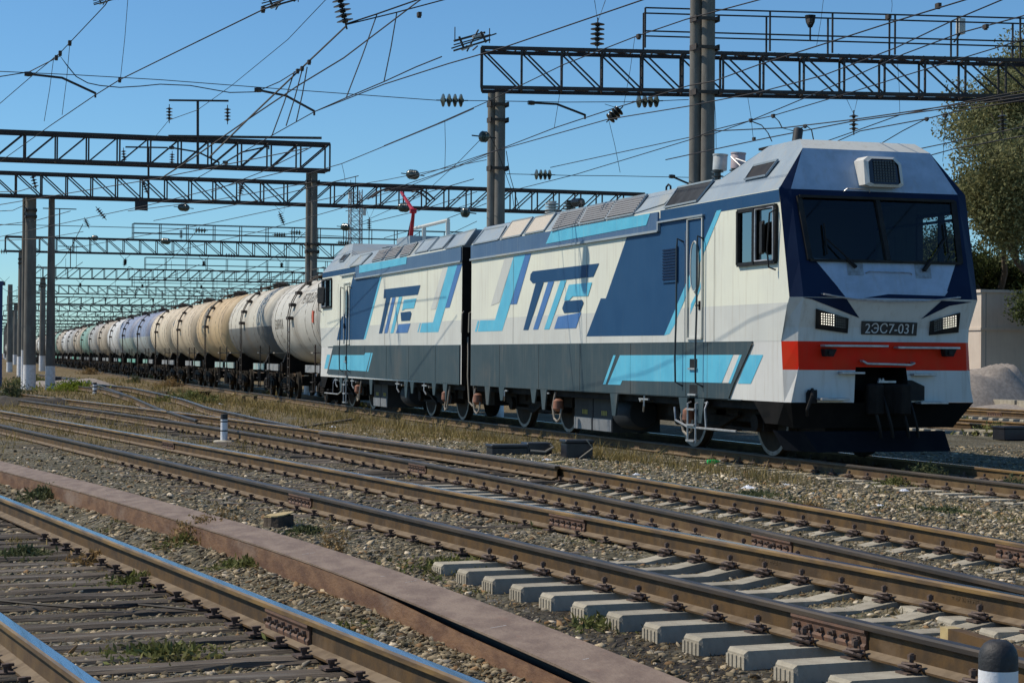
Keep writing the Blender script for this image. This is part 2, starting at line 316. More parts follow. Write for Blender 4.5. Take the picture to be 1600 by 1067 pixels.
def ground_mat():
    m=bpy.data.materials.new('ballast_ground'); m.use_nodes=True; n=m.node_tree; L=n.links; b=n.nodes['Principled BSDF']; b.inputs['Roughness'].default_value=.95; b.inputs['Specular IOR Level'].default_value=.2
    tc=n.nodes.new('ShaderNodeTexCoord')
    def vor(sc,feat='F1'):
        v=n.nodes.new('ShaderNodeTexVoronoi'); v.feature=feat; v.inputs['Scale'].default_value=sc; L.new(tc.outputs['Object'],v.inputs['Vector']); return v
    def noi(sc,d=6):
        v=n.nodes.new('ShaderNodeTexNoise'); v.inputs['Scale'].default_value=sc; v.inputs['Detail'].default_value=d; v.inputs['Roughness'].default_value=.65; L.new(tc.outputs['Object'],v.inputs['Vector']); return v
    def mix(f,a,c,mode='MIX'):
        x=n.nodes.new('ShaderNodeMix'); x.data_type='RGBA'; x.blend_type=mode
        (L.new(f,x.inputs[0]) if not isinstance(f,float) else setattr(x.inputs[0],'default_value',f))
        (L.new(a,x.inputs[6]) if not isinstance(a,tuple) else setattr(x.inputs[6],'default_value',(*a,1)))
        (L.new(c,x.inputs[7]) if not isinstance(c,tuple) else setattr(x.inputs[7],'default_value',(*c,1))); return x.outputs[2]
    def mr(s,a,c,lo=0,hi=1):
        r=n.nodes.new('ShaderNodeMapRange'); r.inputs[1].default_value=a; r.inputs[2].default_value=c; r.inputs[3].default_value=lo; r.inputs[4].default_value=hi; L.new(s,r.inputs[0]); return r.outputs[0]
    v=vor(19); sep=n.nodes.new('ShaderNodeSeparateColor'); L.new(v.outputs['Color'],sep.inputs[0])
    stone=mix(sep.outputs[0],(.085,.08,.055),(.22,.205,.145)); stone=mix(mr(sep.outputs[1],.8,1),stone,(.36,.33,.29)); 
    soil=mix(noi(3).outputs[0],(.06,.053,.033),(.125,.108,.066))
    base=mix(mr(noi(1.3).outputs[0],.38,.62),stone,soil)
    at=n.nodes.new('ShaderNodeAttribute'); at.attribute_name='cover'; sc=n.nodes.new('ShaderNodeSeparateColor'); L.new(at.outputs['Color'],sc.inputs[0])
    dryc=mix(noi(9).outputs[0],(.13,.09,.035),(.34,.24,.11))
    def mul(a,c):
        x=n.nodes.new('ShaderNodeMath'); x.operation='MULTIPLY'; L.new(a,x.inputs[0]); L.new(c,x.inputs[1]); return x.outputs[0]
    base=mix(mul(sc.outputs[0],mr(noi(14,4).outputs[0],.35,.6,.35,.95)),base,dryc)
    base=mix(mul(sc.outputs[1],mr(noi(11,5).outputs[0],.45,.62,0,.8)),base,(.085,.10,.03))
    base=mix(mul(sc.outputs[2],mr(noi(5,5).outputs[0],.3,.55,.3,.95)),base,(.035,.03,.026))
    L.new(base,b.inputs['Base Color'])
    bp=n.nodes.new('ShaderNodeBump'); bp.inputs['Strength'].default_value=1; bp.inputs['Distance'].default_value=.04; bp.invert=True; L.new(v.outputs['Distance'],bp.inputs['Height'])
    b2=n.nodes.new('ShaderNodeBump'); b2.inputs['Strength'].default_value=.6; b2.inputs['Distance'].default_value=.02; L.new(noi(60,3).outputs[0],b2.inputs['Height']); L.new(bp.outputs[0],b2.inputs['Normal']); L.new(b2.outputs[0],b.inputs['Normal'])
    return m
ground.data.materials.append(ground_mat())

# ================================================================= TRACKS
RAIL=[(-.0375,-.012),(-.030,0),(.030,0),(.0375,-.012),(.0375,-.036),(.008,-.044),(.008,-.145),(.075,-.168),(.075,-.18),(-.075,-.18),(-.075,-.168),(-.008,-.145),(-.008,-.044),(-.0375,-.036)]
def rail_mesh(path,z=0,mats=None):
    P=np.array(path,float); mb=MB(); T=np.gradient(P,axis=0); T/=np.linalg.norm(T,axis=1)[:,None]; N=np.stack([T[:,1],-T[:,0]],-1); k=len(RAIL)
    for p,nn in zip(P,N):
        for a,h in RAIL: mb.v.append((p[0]+nn[0]*a,p[1]+nn[1]*a,z+h))
    for i in range(len(P)-1):
        for j in range(k):
            q=(j+1)%k; mb.f.append((i*k+j,i*k+q,(i+1)*k+q,(i+1)*k+j)); mb.m.append(1 if j==1 else (2 if j in (0,2,3,13) else (3 if j in (6,10) else 0)))
    mb.f.append(tuple(range(k))); mb.m.append(0); o=(len(P)-1)*k; mb.f.append(tuple(o+i for i in range(k))); mb.m.append(0)
    return mb
def offs(fn,y0,y1,d,step=.5):
    Y=np.arange(y0,y1+step,step); X=np.array([float(fn(y)) for y in Y]); dX=np.gradient(X,Y); n=np.stack([np.ones_like(dX),-dX],-1)/np.sqrt(1+dX*dX)[:,None]
    return np.stack([X,Y],-1)+n*d
# shared piece meshes
def sleeper_c_mb():
    mb=MB(); L=1.35; prof=[(-.135,-.2),(-.105,0),(.105,0),(.135,-.2)]
    xs=[-L,-L+.02,-.7,-.45,.45,.7,L-.02,L]; hs=[-.02,0,0,-.045,-.045,0,0,-.02]; ws=[.9,1,1,.88,.88,1,1,.9]
    for x,h,w_ in zip(xs,hs,ws):
        for a,zz in prof: mb.v.append((x,a*w_,zz+(h if zz==0 else 0)))
    for i in range(len(xs)-1):
        for j in range(4): q=(j+1)%4; mb.f.append((i*4+j,i*4+q,(i+1)*4+q,(i+1)*4+j)); mb.m.append(0)
    mb.f+= [(0,1,2,3),(28,31,30,29)]; mb.m+=[0,0]
    for sx in (-1,1):
        for a in (-.095,-.05,.0,.05,.092): mb.box(sx*L-.006 if sx<0 else L-.002, -L+.002 if sx<0 else L+.006, a-.013,a+.013,-.195,-.035)
    return mb
def sleeper_w_mb(seed):
    r=random.Random(seed); mb=MB(); L=1.37; xs=np.linspace(-L,L,9)
    for i,x in enumerate(xs):
        e=.012
        for a,zz in [(-.125,-.17),(-.12,-.02),(-.09,0),(-.02,r.uniform(-.01,.002)),(.05,r.uniform(-.006,.002)),(.1,-.004),(.122,-.03),(.125,-.17)]:
            mb.v.append((x,a+r.uniform(-e,e),zz+r.uniform(-e,e)*.5))
    k=8
    for i in range(8):
        for j in range(k): q=(j+1)%k; mb.f.append((i*k+j,i*k+q,(i+1)*k+q,(i+1)*k+j)); mb.m.append(0)
    mb.f+=[tuple(range(k)),tuple(64+i for i in range(k))]; mb.m+=[0,0]
    return mb
def clip_mb():   # screw clamp with coil washer and bolt, on a base plate (side +x of the rail)
    mb=MB(); mb.box(.078,.17,-.055,.055,-.19,-.176)
    mb.bar((.06,0,-.150),(.14,0,-.158),.06,.022)
    mb.lathe([(0,.012),(.10,.012)],(.105,0,-.18),(.105,0,-.05),8); mb.lathe([(0,.022),(.028,.022)],(.105,0,-.115),(.105,0,0),6)
    pts=[(.105+.034*math.cos(a),.045*math.sin(a)*1.5,-.160+.004*a) for a in np.linspace(0,7.5,16)]; mb.tube(pts,.009,5)
    mb.tube([(.115,-.07,-.165),(.15,-.05,-.15),(.155,.0,-.145),(.15,.05,-.15),(.115,.075,-.165)],.010,5)
    return mb
def spike_mb():
    mb=MB(); mb.box(.03,.155,-.06,.06,-.186,-.174); mb.bar((.088,-.03,-.19),(.088,-.03,-.148),.02); mb.box(.066,.108,-.045,-.015,-.152,-.138)
    mb.bar((.12,.035,-.19),(.12,.035,-.14),.02); mb.box(.105,.14,.02,.05,-.145,-.13); return mb
def plate_mb(L=.8):
    mb=MB(); pr=[(.010,-.150),(.030,-.155),(.034,-.130),(.022,-.115),(.022,-.075),(.036,-.055),(.034,-.036),(.010,-.044)]
    mb.prism([(a,-L/2,z) for a,z in pr],(0,L,0)); return mb
def bolt_mb():
    mb=MB(); mb.lathe([(0,.02),(.022,.02),(.023,.011),(.045,.011)],(.022,0,-.095),(.1,0,-.095),6); return mb
hold=[]
def proto(mb,name,m,**k):
    o=mb.build(name,m,origin=(0,0,0),**k); S.collection.objects.unlink(o); hold.append(o); return o
P_SC=proto(sleeper_c_mb(),'concrete_sleeper',M['sleeperc']); P_SW=[proto(sleeper_w_mb(i),'wooden_sleeper',M['sleeperw']) for i in range(5)]
P_CL=proto(clip_mb(),'rail_clip',M['clip'],smooth=True); P_SP=proto(spike_mb(),'rail_spike',M['clip']); P_PL=proto(plate_mb(),'fishplate',M['plate']); P_BO=proto(bolt_mb(),'bolt',M['clip'])
def slope(fn,y): return (float(fn(y+.3))-float(fn(y-.3)))/.6
def sleepers(tr,fn,y0,y1,step,kind,z=0,clips=True,zj=.0,gauge=.797,maxclip=1e9,clipkind=None):
    y=y0
    while y<y1:
        dx=slope(fn,y); rz=-math.atan(dx); c=float(fn(y)); base=tr['_o']
        if kind=='c': share(P_SC,tr['o'],(c-base[0],y-base[1],z-.186-base[2]),rz)
        else: share(random.choice(P_SW),tr['o'],(c+random.uniform(-.06,.06)-base[0],y-base[1],z-.184+random.uniform(-zj,.0)-base[2]),rz+random.uniform(-.02,.02))
        if clips and y<maxclip:
            P=P_CL if (clipkind or kind)=='c' else P_SP
            for g in (-gauge,gauge):
                for s in (0,math.pi): share(P,tr['o'],(c+g*math.cos(rz)-base[0],y+g*math.sin(rz)-base[1],z-base[2]),rz+s)
        y+=step*(1 if kind=='c' else random.uniform(.94,1.06))
    return y
def track(name,label,fn,y0,y1,z=0,heads=('polish','polish'),webs=('rust','rust'),step=.5,loc=None):
    base=(float(fn(max(y0,8))),max(y0,8.),z); o=thing(name,label,'railway track',base)
    t={'o':o,'_o':base}
    for d,h,wb in ((-.797,heads[0],webs[0]),(.797,heads[1],webs[1])):
        rail_mesh(offs(fn,y0,y1,d,step),z).build('rail',[M[wb],M[h],M['headside' if h=='polish' else 'headdull'],M['railfoot']],o)
    return t
def joint(tr,fn,y,side,z=0,L=1,both=True):
    dx=slope(fn,y); rz=-math.atan(dx); g=.797*side; c=float(fn(y)); b=tr['_o']
    for s in ((0,math.pi) if both else (0,)):
        p=share(P_PL,tr['o'],(c+g*math.cos(rz)-b[0],y+g*math.sin(rz)-b[1],z-b[2]),rz+s)
        for k in (-.32,-.19,-.06,.07,.2,.33): share(P_BO,p,(0,k,0))
TL_=track('railway_track','nearest track at bottom left, bright blue rail heads on old wooden sleepers',PL,6.5,48,heads=('polish','polish'),webs=('rustg','rust'))
sleepers(TL_,PL,7.0,34,.46,'w',zj=.02,maxclip=18)
joint(TL_,PL,11.2,1)
TB_=track('railway_track','middle track with pale concrete sleepers near the camera and rusty joint plates',PB,6.5,60,heads=('dullhead','polish'),webs=('rust','rust'))
sleepers(TB_,PB,7.2,15.7,.545,'c'); sleepers(TB_,PB,16.0,44,.6,'w',zj=.03,maxclip=30)
joint(TB_,PB,10.35,-1); joint(TB_,PB,21.0,-1); joint(TB_,PB,17.6,1); joint(TB_,PB,34,1)
TC_=track('railway_track','turnout track passing in front of the train, blue topped far rail',PC,7,86,heads=('dullhead','polish'),webs=('rustg','rust'))
sleepers(TC_,PC,9.5,24.5,.555,'c'); sleepers(TC_,PC,25,60,.6,'w',zj=.03,maxclip=45)
joint(TC_,PC,15.2,-1); joint(TC_,PC,13.9,1); joint(TC_,PC,26.6,-1); joint(TC_,PC,28.1,1); joint(TC_,PC,37,1)
# switch blade and guard rails of the turnout
def pxline(pts,z): return [onz(x,y,z)[:2] for x,y in pts]
def resample(P,step=.6):
    P=np.array(P,float); d=np.r_[0,np.cumsum(np.linalg.norm(np.diff(P,axis=0),axis=1))]; k=np.polyfit; t=np.arange(0,d[-1],step); t=np.append(t,d[-1])
    return np.stack([np.interp(t,d,P[:,0]),np.interp(t,d,P[:,1])],-1)
def smoothpath(P,it=14):
    P=resample(P).copy()
    for _ in range(it): P[1:-1]=.5*P[1:-1]+.25*(P[:-2]+P[2:])
    return P
rail_mesh(smoothpath([(float(PC(y))+.80-.085-.0035*(y-24)*0-max(0,(y-27))*.012,y) for y in np.arange(25.2,38,1)]),0).build('switch_blade',[M['rust'],M['dullhead'],M['headdull'],M['railfoot']],TC_['o'])
TD_=thing('railway_track','diverging track that crosses into the turnout at the left',"railway track",tuple(onz(200,612,0)))
for i,pl in enumerate([[(95,590),(159,600.5),(204,605),(251,615),(285,623),(328,637.6),(352,642),(420,657),(470,667)],[(100,600),(123,603),(161,607),(204,618.5),(244.5,636.5),(285,649),(307.5,655.6)],[(60,585),(87,588),(112,590),(134,595),(154.5,601.6),(204,618.5)]]):
    rail_mesh(smoothpath(pxline(pl,0),6),0).build('rail',[M['rustg'],M['polish'] if i==0 else M['dullhead'],M['headdull'],M['railfoot']],TD_)
mb=MB()
for yb,x0,x1 in ((612,180,262),(622,205,296),(632,250,330),(645,300,372)):
    a=onz(x0,yb,-.25); b=onz(x1,yb+2,-.25); MB().bar(a,b,.24,.12).build('timber',M['sleeperw'],TD_)
# train track and the two tracks behind it
TA_=track('railway_track','track under the locomotive, near rail dusty grey where it runs out of the shadow',XA,6,60,z=RZ,heads=('dullhead','polish'),webs=('rustg','rustg'))
sleepers(TA_,XA,17,32,.56,'c',z=RZ,clips=True)
rail_mesh(offs(XA,60,900,-.797,6),RZ).build('rail',[M['rustg'],M['dullhead'],M['headdull'],M['railfoot']],TA_['o']); rail_mesh(offs(XA,60,900,.797,6),RZ).build('rail',[M['rustg'],M['dullhead'],M['headdull'],M['railfoot']],TA_['o'])
for c,lab in ((25.9,'first track behind the locomotive with concrete sleepers and a rusty joint'),(32.6,'second track behind the locomotive, beside the gravel heap')):
    fn=(lambda y,c=c: c); t=track('railway_track',lab,fn,20,220,z=-.06,heads=('polish','polish'),webs=('rust','rustg'),step=5)
    sleepers(t,fn,34,62,.56,'c',z=-.06,clips=False); joint(t,fn,40.8 if c<30 else 52,-1,z=-.06)
def railmark(tr,fn,y,side,body,size=.045):
    c=bpy.data.curves.new('t','FONT'); c.body=body; c.size=size; c.align_x='CENTER'; c.extrude=.001; to=bpy.data.objects.new('t',c); S.collection.objects.link(to); bpy.context.view_layer.update()
    me=bpy.data.meshes.new_from_object(to.evaluated_get(bpy.context.evaluated_depsgraph_get())); bpy.data.objects.remove(to)
    yc=y-.0; rz=-math.atan(slope(fn,yc)); x0=float(fn(yc))+side*.797-.0095
    b=tr['_o']
    for v in me.vertices: v.co=Vector((x0+v.co.x*math.sin(rz)*1.0-b[0]-.001,yc-v.co.x-b[1],-.105+v.co.y-b[2]))
    me.materials.append(M['railfoot']); o=bpy.data.objects.new('rolled_marking',me); S.collection.objects.link(o); o.parent=tr['o']
railmark(TB_,PB,11.35,1,'= КР XI 99 Р65 ='); railmark(TB_,PB,13.9,1,'= КР XI 99 Р65 ='); railmark(TB_,PB,12.4,-1,'= КР XI 99 Р65 ='); railmark(TC_,PC,13.2,-1,'= КР XI 99 Р65 =')
# ================================================================= STEEL BEAM between the tracks
crease=resample(smoothpath([tuple(onz(-60,719,.03)[:2]*2.2-onz(0,734,.03)[:2]*1.2)]+pxline([(-60,719),(0,734),(156,775),(375,841),(400,846),(500,880),(575,909),(744,981),(869,1034),(960,1075),(1100,1140)],.03),20),.4)
def fr(P): T=np.gradient(P,axis=0); T/=np.linalg.norm(T,axis=1)[:,None]; return np.stack([T[:,1],-T[:,0]],-1)
N=fr(crease)
if N[len(N)//2][0]<0: N=-N
bb=thing('steel_beam','long rust brown folded steel beam lying between the two nearest tracks','steel beam',(float(crease[len(crease)//2][0]),float(crease[len(crease)//2][1]),-.3))
def strip(P,N,sec,mi=0):
    mb=MB();k=len(sec)
    for p,n_ in zip(P,N):
        for a,z in sec: mb.v.append((p[0]+n_[0]*a,p[1]+n_[1]*a,z))
    for i in range(len(P)-1):
        for j in range(k): q=(j+1)%k; mb.f.append((i*k+j,i*k+q,(i+1)*k+q,(i+1)*k+j)); mb.m.append(mi)
    mb.f.append(tuple(range(k))); mb.m.append(mi); mb.f.append(tuple((len(P)-1)*k+i for i in range(k))); mb.m.append(mi); return mb
strip(crease,N,[(0,.028),(.30,.066),(.302,.056),(.30,.049),(.006,.012),(0,.016)]).build('top_flange',M['girdert'],bb)
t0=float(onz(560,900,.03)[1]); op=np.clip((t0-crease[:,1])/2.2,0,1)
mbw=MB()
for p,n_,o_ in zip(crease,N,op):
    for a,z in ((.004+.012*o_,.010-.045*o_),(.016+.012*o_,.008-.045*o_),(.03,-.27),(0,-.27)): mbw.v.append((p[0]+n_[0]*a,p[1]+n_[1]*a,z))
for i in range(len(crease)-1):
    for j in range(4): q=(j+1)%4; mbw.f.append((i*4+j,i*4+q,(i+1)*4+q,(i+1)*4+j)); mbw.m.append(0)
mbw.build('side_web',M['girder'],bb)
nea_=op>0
strip(crease[nea_],N[nea_],[(.09,.018),(.10,.018),(.10,-.25),(.09,-.25)]).build('slot_shade',M['black'],bb)  # black sheet painting the shade inside the open slot
r_=random.Random(5); J=MB()
for q in range(26):
    k_=r_.randrange(2,len(crease)-2); a_=r_.uniform(.03,.2); p_=crease[k_]+N[k_]*a_; z_=.028+.126*a_+.001; L_=r_.uniform(.03,.09); J.poly([(p_[0],p_[1],z_),(p_[0]+N[k_][0]*L_,p_[1]+N[k_][1]*L_,z_+.126*L_),(p_[0]+N[k_][0]*L_+.002,p_[1]+N[k_][1]*L_+.006,z_+.126*L_),(p_[0]+.002,p_[1]+.006,z_)])
J.build('chalk_scratches',M['whitepaint'],bb,kind='stuff')
strip(crease,N,[(.282,.046),(.294,.048),(.29,-.27),(.27,-.27)]).build('back_web',M['girder'],bb)

# ================================================================= LOCOMOTIVE
def lerp(a,b,t): return a+(b-a)*t
E1=[(.80,-.11),(1.72,0),(1.93,-.02),(2.38,-.27),(4.03,.11)]
E2=[(.80,-.30),(1.29,-.25),(1.72,-.22),(1.93,-.24),(2.38,-.40),(4.03,.05)]
def prof(E,z): return float(np.interp(z,[a for a,_ in E],[b for _,b in E]))
IN=.17; LEN=16.38; WID=3.2
def build_section(name,label,T,px2side,px2slope,rear):
    """T maps (u across from the near side, s along from the cab, z) to the world; px2side/px2slope survey the near side wall / roof slope as (s,z)."""
    base=T(WID/2,LEN/2,RZ); root=thing(name,label,'locomotive',tuple(base),group='coupled locomotive sections')
    def TT(mb): mb.v=[tuple(T(*p)) for p in mb.v]; return mb
    def B(nm,mb,m,par=root,**k): return TT(mb).build(nm,m,par,**k)
    # ---- body shell
    mb=MB()
    W0=(.16,1.55,2.93,3.78)      # side cab window s0,s1,z0,z1
    zs=[.8,1.29,1.72,1.93,2.38,W0[2],W0[3],4.03]
    for side in (0,1):
        u=0 if side==0 else WID
        for za,zb in zip(zs[:-1],zs[1:]):
            a,b=prof(E1,za),prof(E1,zb)
            mi=1 if zb<=1.72 else 0
            if za==W0[2]:
                mb.poly([(u,a,za),(u,W0[0],za),(u,W0[0],zb),(u,b,zb)],mi); mb.poly([(u,W0[1],za),(u,LEN,za),(u,LEN,zb),(u,W0[1],zb)],mi)
            else: mb.poly([(u,a,za),(u,LEN,za),(u,LEN,zb),(u,b,zb)],mi)
            # bevels
            a2,b2=prof(E2,za),prof(E2,zb); uu=IN if side==0 else WID-IN
            if za<.9: a2=a-.14
            ia=uu; mm=2 if za>=2.38 else (3 if za==1.29 else 1)
            mb.poly([(u,a,za),(ia if za>.9 else (.05 if side==0 else WID-.05),a2,za),(uu,b2,zb),(u,b,zb)],mm)
    mb.poly([(0,LEN,.8),(WID,LEN,.8),(WID,LEN,4.0),(0,LEN,4.0)],4)
    mb.poly([(0,0,.8),(WID,0,.8),(WID,LEN,.8),(0,LEN,.8)],4)
    # front lower face with coupler recess (u 1.12..1.98)
    H0,H1,HZ=1.12,1.98,1.335
    e=lambda z:prof(E2,z)
    mb.poly([(.05,-.25,.8),(H0-.05,-.30,.8),(H0,e(HZ),HZ),(IN,e(HZ),HZ)],1); mb.poly([(H1+.05,-.30,.8),(WID-.05,-.25,.8),(WID-IN,e(HZ),HZ),(H1,e(HZ),HZ)],1)
    for za,zb,mi in ((HZ,1.72,3),(1.72,1.93,1),(1.93,2.38,1)):
        mb.poly([(IN,e(za),za),(WID-IN,e(za),za),(WID-IN,e(zb),zb),(IN,e(zb),zb)],mi)
    for ua,ub in ((IN,H0),(H1,WID-IN)): mb.poly([(ua,e(1.29)-.004,1.29),(ub,e(1.29)-.004,1.29),(ub,e(HZ)-.004,HZ),(ua,e(HZ)-.004,HZ)],3)
    # windscreen plane with one wide opening
    q=lambda u,z:(u,e(z),z)
    zb0,zt0=2.96,3.90
    mb.poly([q(IN,2.38),q(WID-IN,2.38),q(WID-.32,zb0),q(.36,zb0)],2); mb.poly([q(IN,2.38),q(.36,zb0),q(.30,zt0),q(IN,4.03)],2)
    mb.poly([q(WID-IN,2.38),q(WID-IN,4.03),q(WID-.28,zt0),q(WID-.32,zb0)],2); mb.poly([q(IN,4.03),q(.30,zt0),q(WID-.28,zt0),q(WID-IN,4.03)],2)
    B('body',mb,[M['cream'],M['white'],M['darknavy'],M['red'],M['under']])
    # coupler recess box
    mb=MB(); mb.poly([(H0,e(HZ),HZ),(H1,e(HZ),HZ),(H1,.6,HZ),(H0,.6,HZ)]); mb.poly([(H0-.05,-.3,.8),(H0,e(HZ),HZ),(H0,.6,HZ),(H0-.05,.6,.8)]); mb.poly([(H1+.05,-.3,.8),(H1,e(HZ),HZ),(H1,.6,HZ),(H1+.05,.6,.8)]); mb.poly([(H0-.1,.6,.3),(H1+.1,.6,.3),(H1,.6,HZ),(H0,.6,HZ)])
    B('coupler_recess',mb,M['black'])
    # ---- cab interior
    mb=MB(); mb.box(.05,WID-.05,2.9,3.0,1.2,4.0); mb.box(.03,WID-.03,.1,2.95,1.9,1.96); mb.box(.25,WID-.25,.02,.55,1.96,2.88)
    mb.box(.2,.62,2.1,2.6,1.96,3.1)
    B('cab_interior',mb,M['interior'])
    # ---- roof
    sl=1/1.4; RT=4.42; UR=(RT-4.03)*sl+.02
    mb=MB()
    s0=2.85
    for m_ in (0,1):
        f=(lambda u:u) if m_==0 else (lambda u:WID-u)
        mb.poly([(f(0),s0,4.03),(f(0),LEN-.02,4.03),(f(UR),LEN-.02,RT),(f(UR),s0,RT)])
    mb.poly([(UR,s0,RT),(WID-UR,s0,RT),(WID-UR,LEN-.02,RT),(UR,LEN-.02,RT)]); mb.poly([(0,LEN-.02,4.0),(UR,LEN-.02,RT),(WID-UR,LEN-.02,RT),(WID,LEN-.02,4.0)])
    B('roof',mb,M['roof'])
    mb=MB(); uT=.60; zT=4.86; uF=.50; zF=4.69; sF=.33; sT=.64
    for m_ in (0,1):
        f=(lambda u:u) if m_==0 else (lambda u:WID-u)
        mb.poly([(f(0),.11,4.03),(f(0),2.9,4.03),(f(UR+.01),2.92,RT+.02),(f(uT),1.75,zT),(f(uT),sT,zT),(f(uF),sF,zF)],0)
        mb.poly([(f(0),.11,4.03),(f(IN),.05,4.03),(f(uF),sF,zF)],1)
    mb.poly([(IN,.05,4.03),(WID-IN,.05,4.03),(WID-uF,sF,zF),(uF,sF,zF)],2)
    mb.poly([(uF,sF,zF),(WID-uF,sF,zF),(WID-uT,sT,zT),(uT,sT,zT)],3)
    mb.poly([(uT,sT,zT),(WID-uT,sT,zT),(WID-uT,1.75,zT),(uT,1.75,zT)],0)
    mb.poly([(uT,1.75,zT),(WID-uT,1.75,zT),(WID-UR,2.92,RT+.02),(UR,2.92,RT+.02)],4)
    B('cab_roof',mb,[M['roof'],M['darknavy'],M['frontgrey'],M['cream2'] if 'cream2' in M else M['palegrey'],M['roof']])
    # ---- near and far roof fascia, gutter
    sg=4.92
    mb=MB()
    mb.box(-.03,.02,sg+.02,LEN-.02,3.69,4.0); B('fascia',mb,M['navyf'])
    mb=MB(); mb.box(-.055,.0,sg,LEN,3.645,3.685); mb.box(-.055,.0,2.92,sg-.04,3.80,3.83); mb.bar((-.03,sg-.02,3.665),(-.03,sg-.02,3.83),.05,.05); B('gutter',mb,M['roof'])
    mb=MB(); mb.box(WID,WID+.055,.3,LEN,3.645,3.685); B('gutter',mb,M['roof'])
    # ---- livery on the near side (thin painted sheets)
    layer=[.004]
    def paint(nm,pts,m,off=None):
        layer[0]+=.0004; o=off or layer[0]; B(nm,MB().poly([(-o,s,z) for s,z in pts]),m)
    mb=MB().poly([(-.003,-.255 if 0 else 0,1.72),(-.003,LEN,1.72),(-.003,LEN,2.30),(-.003,-.215,2.30)]); B('lower_cream_panel',mb,M['palegrey'])
    if not rear:
        P3=lambda *a:[px2side(700+x*.3125,260+y*.3125) for x,y in a]; P4=lambda *a:[px2side(700+x*.3125,480+y*.3125) for x,y in a]
        paint('navy_top_band',[(.07,3.83),(LEN-11.5,3.83),(LEN-11.5,4.02),(.105,4.02)],M['navy'])
        paint('navy_panel',P3((895,355),(1055,328),(1055,262),(1345,212),(1110,835),(1085,845),(693,850),(765,660),(790,660)),M['navy'])
        paint('cyan_stripe',P3((1345,222),(1368,218),(1130,800),(1108,838),(1082,845)),M['cyan'])
        paint('cyan_stripe',P3((1258,605),(1268,565),(1268,600),(1212,740),(1215,690)),M['cyan'])
        paint('grey_stripe',P3((285,458),(330,450),(258,680),(215,697)),M['palegrey'])
        paint('blue_stripe',P3((388,440),(417,436),(345,688),(314,690)),M['blue'])
        paint('cyan_letter_shape',P3((330,450),(388,440),(272,822),(150,826),(162,770),(236,768)),M['cyan'])
        paint('cyan_sliver',P3((150,772),(158,772),(145,826),(135,826)),M['cyan'])
        paint('emblem_bar',P3((425,525),(757,485),(728,552),(425,585),(411,568),(414,540)),M['navy'])
        for nm,pp,mm in (('emblem_stroke',((440,584),(480,580),(403,818),(378,818)),'navy'),('emblem_stroke',((502,578),(532,575),(452,815),(427,816)),'blue'),('emblem_stroke',((564,572),(594,569),(508,814),(482,815)),'cyan'),
           ('emblem_curve',((606,592),(722,580),(702,648),(625,650),(607,670),(582,670)),'cyan'),('emblem_curve',((585,674),(672,667),(680,682),(662,728),(582,733),(573,710)),'navy'),('emblem_curve',((552,752),(668,730),(642,808),(532,812)),'blue')):
            paint(nm,P3(*pp),M[mm])
        a=px2side(1440*.3125+700,480+382*.3125); 
        paint('charcoal_lower_panel',[(LEN-.08,1.715)]+P3((1530,878),(1505,940))+P4((1438,380),(1408,462))+[(LEN-.08,.805)],M['skirt'],.03)
        lo=.033
        paint('cyan_lower_panel',P4((868,240),(1435,238),(1378,378),(880,366),(870,388),(807,386)),M['cyan'],lo)
        paint('cyan_sliver',P4((835,240),(847,240),(796,385),(783,385)),M['cyan'],lo)
        paint('white_slash',P4((1437,238),(1466,238),(1411,378),(1380,378)),M['white'],lo); paint('cyan_sliver',P4((1466,238),(1479,238),(1424,380),(1411,378)),M['cyan'],lo)
        paint('cyan_block',P4((1505,238),(1577,238),(1515,382),(1450,381)),M['cyan'],.005)
        paint('cyan_fascia',[px2side(700+x*.3125,260+y*.3125) for x,y in ((525,325),(1020,236),(1000,295),(497,388))],M['cyan'],.036)
    else:
        P5=lambda *a:[px2side(450+x*.20625,330+y*.20625) for x,y in a]; P6=lambda *a:[px2side(450+x*.20625,500+y*.20625) for x,y in a]
        paint('navy_top_band',[(.07,3.86),(4.9,3.86),(4.9,4.02),(.105,4.02)],M['navy'])
        paint('navy_panel',P5((497,478),(540,512),(700,497),(574,972),(370,976),(408,798),(425,797)),M['navy'])
        paint('cyan_stripe',P5((700,497),(712,495),(590,965),(574,972)),M['cyan'])
        paint('grey_stripe',P5((1175,425),(1217,418),(1120,742),(1082,745)),M['palegrey'])
        paint('blue_stripe',P5((1285,405),(1322,400),(1225,730),(1193,733)),M['blue'])
        paint('cyan_letter_shape',P5((1215,418),(1285,405),(1140,915),(1000,918),(1015,848),(1100,842)),M['cyan'])
        paint('cyan_sliver',P5((1000,848),(1008,848),(990,915),(982,917)),M['cyan'])
        paint('emblem_bar',P5((730,592),(1005,560),(985,632),(725,660)),M['navy'])
        for nm,pp,mm in (('emblem_stroke',((745,658),(778,655),(715,925),(690,927)),'navy'),('emblem_stroke',((792,655),(817,653),(755,922),(730,925)),'blue'),('emblem_stroke',((842,650),(868,648),(800,922),(777,925)),'cyan'),
          ('emblem_curve',((880,672),(975,660),(955,735),(890,740),(865,755)),'cyan'),('emblem_curve',((855,768),(930,758),(938,775),(925,828),(860,832)),'navy'),('emblem_curve',((840,858),(930,850),(908,920),(818,923)),'blue')):
            paint(nm,P5(*pp),M[mm])
        paint('charcoal_lower_panel',[(LEN-.08,1.715)]+P6((350,193),(305,385),(300,405))+[(LEN-.08,.805)],M['skirt'],.03)
        paint('cyan_lower_panel',P6((345,265),(585,265),(595,248),(635,248),(600,388),(318,372)),M['cyan'],.033); paint('cyan_sliver',P6((640,248),(651,250),(616,390),(607,390)),M['cyan'],.033)
        paint('cyan_block',P6((297,262),(322,262),(300,368),(275,368)),M['cyan'],.005)
        paint('cyan_fascia',P5((550,412),(910,345),(905,400),(548,470)),M['cyan'],.036)
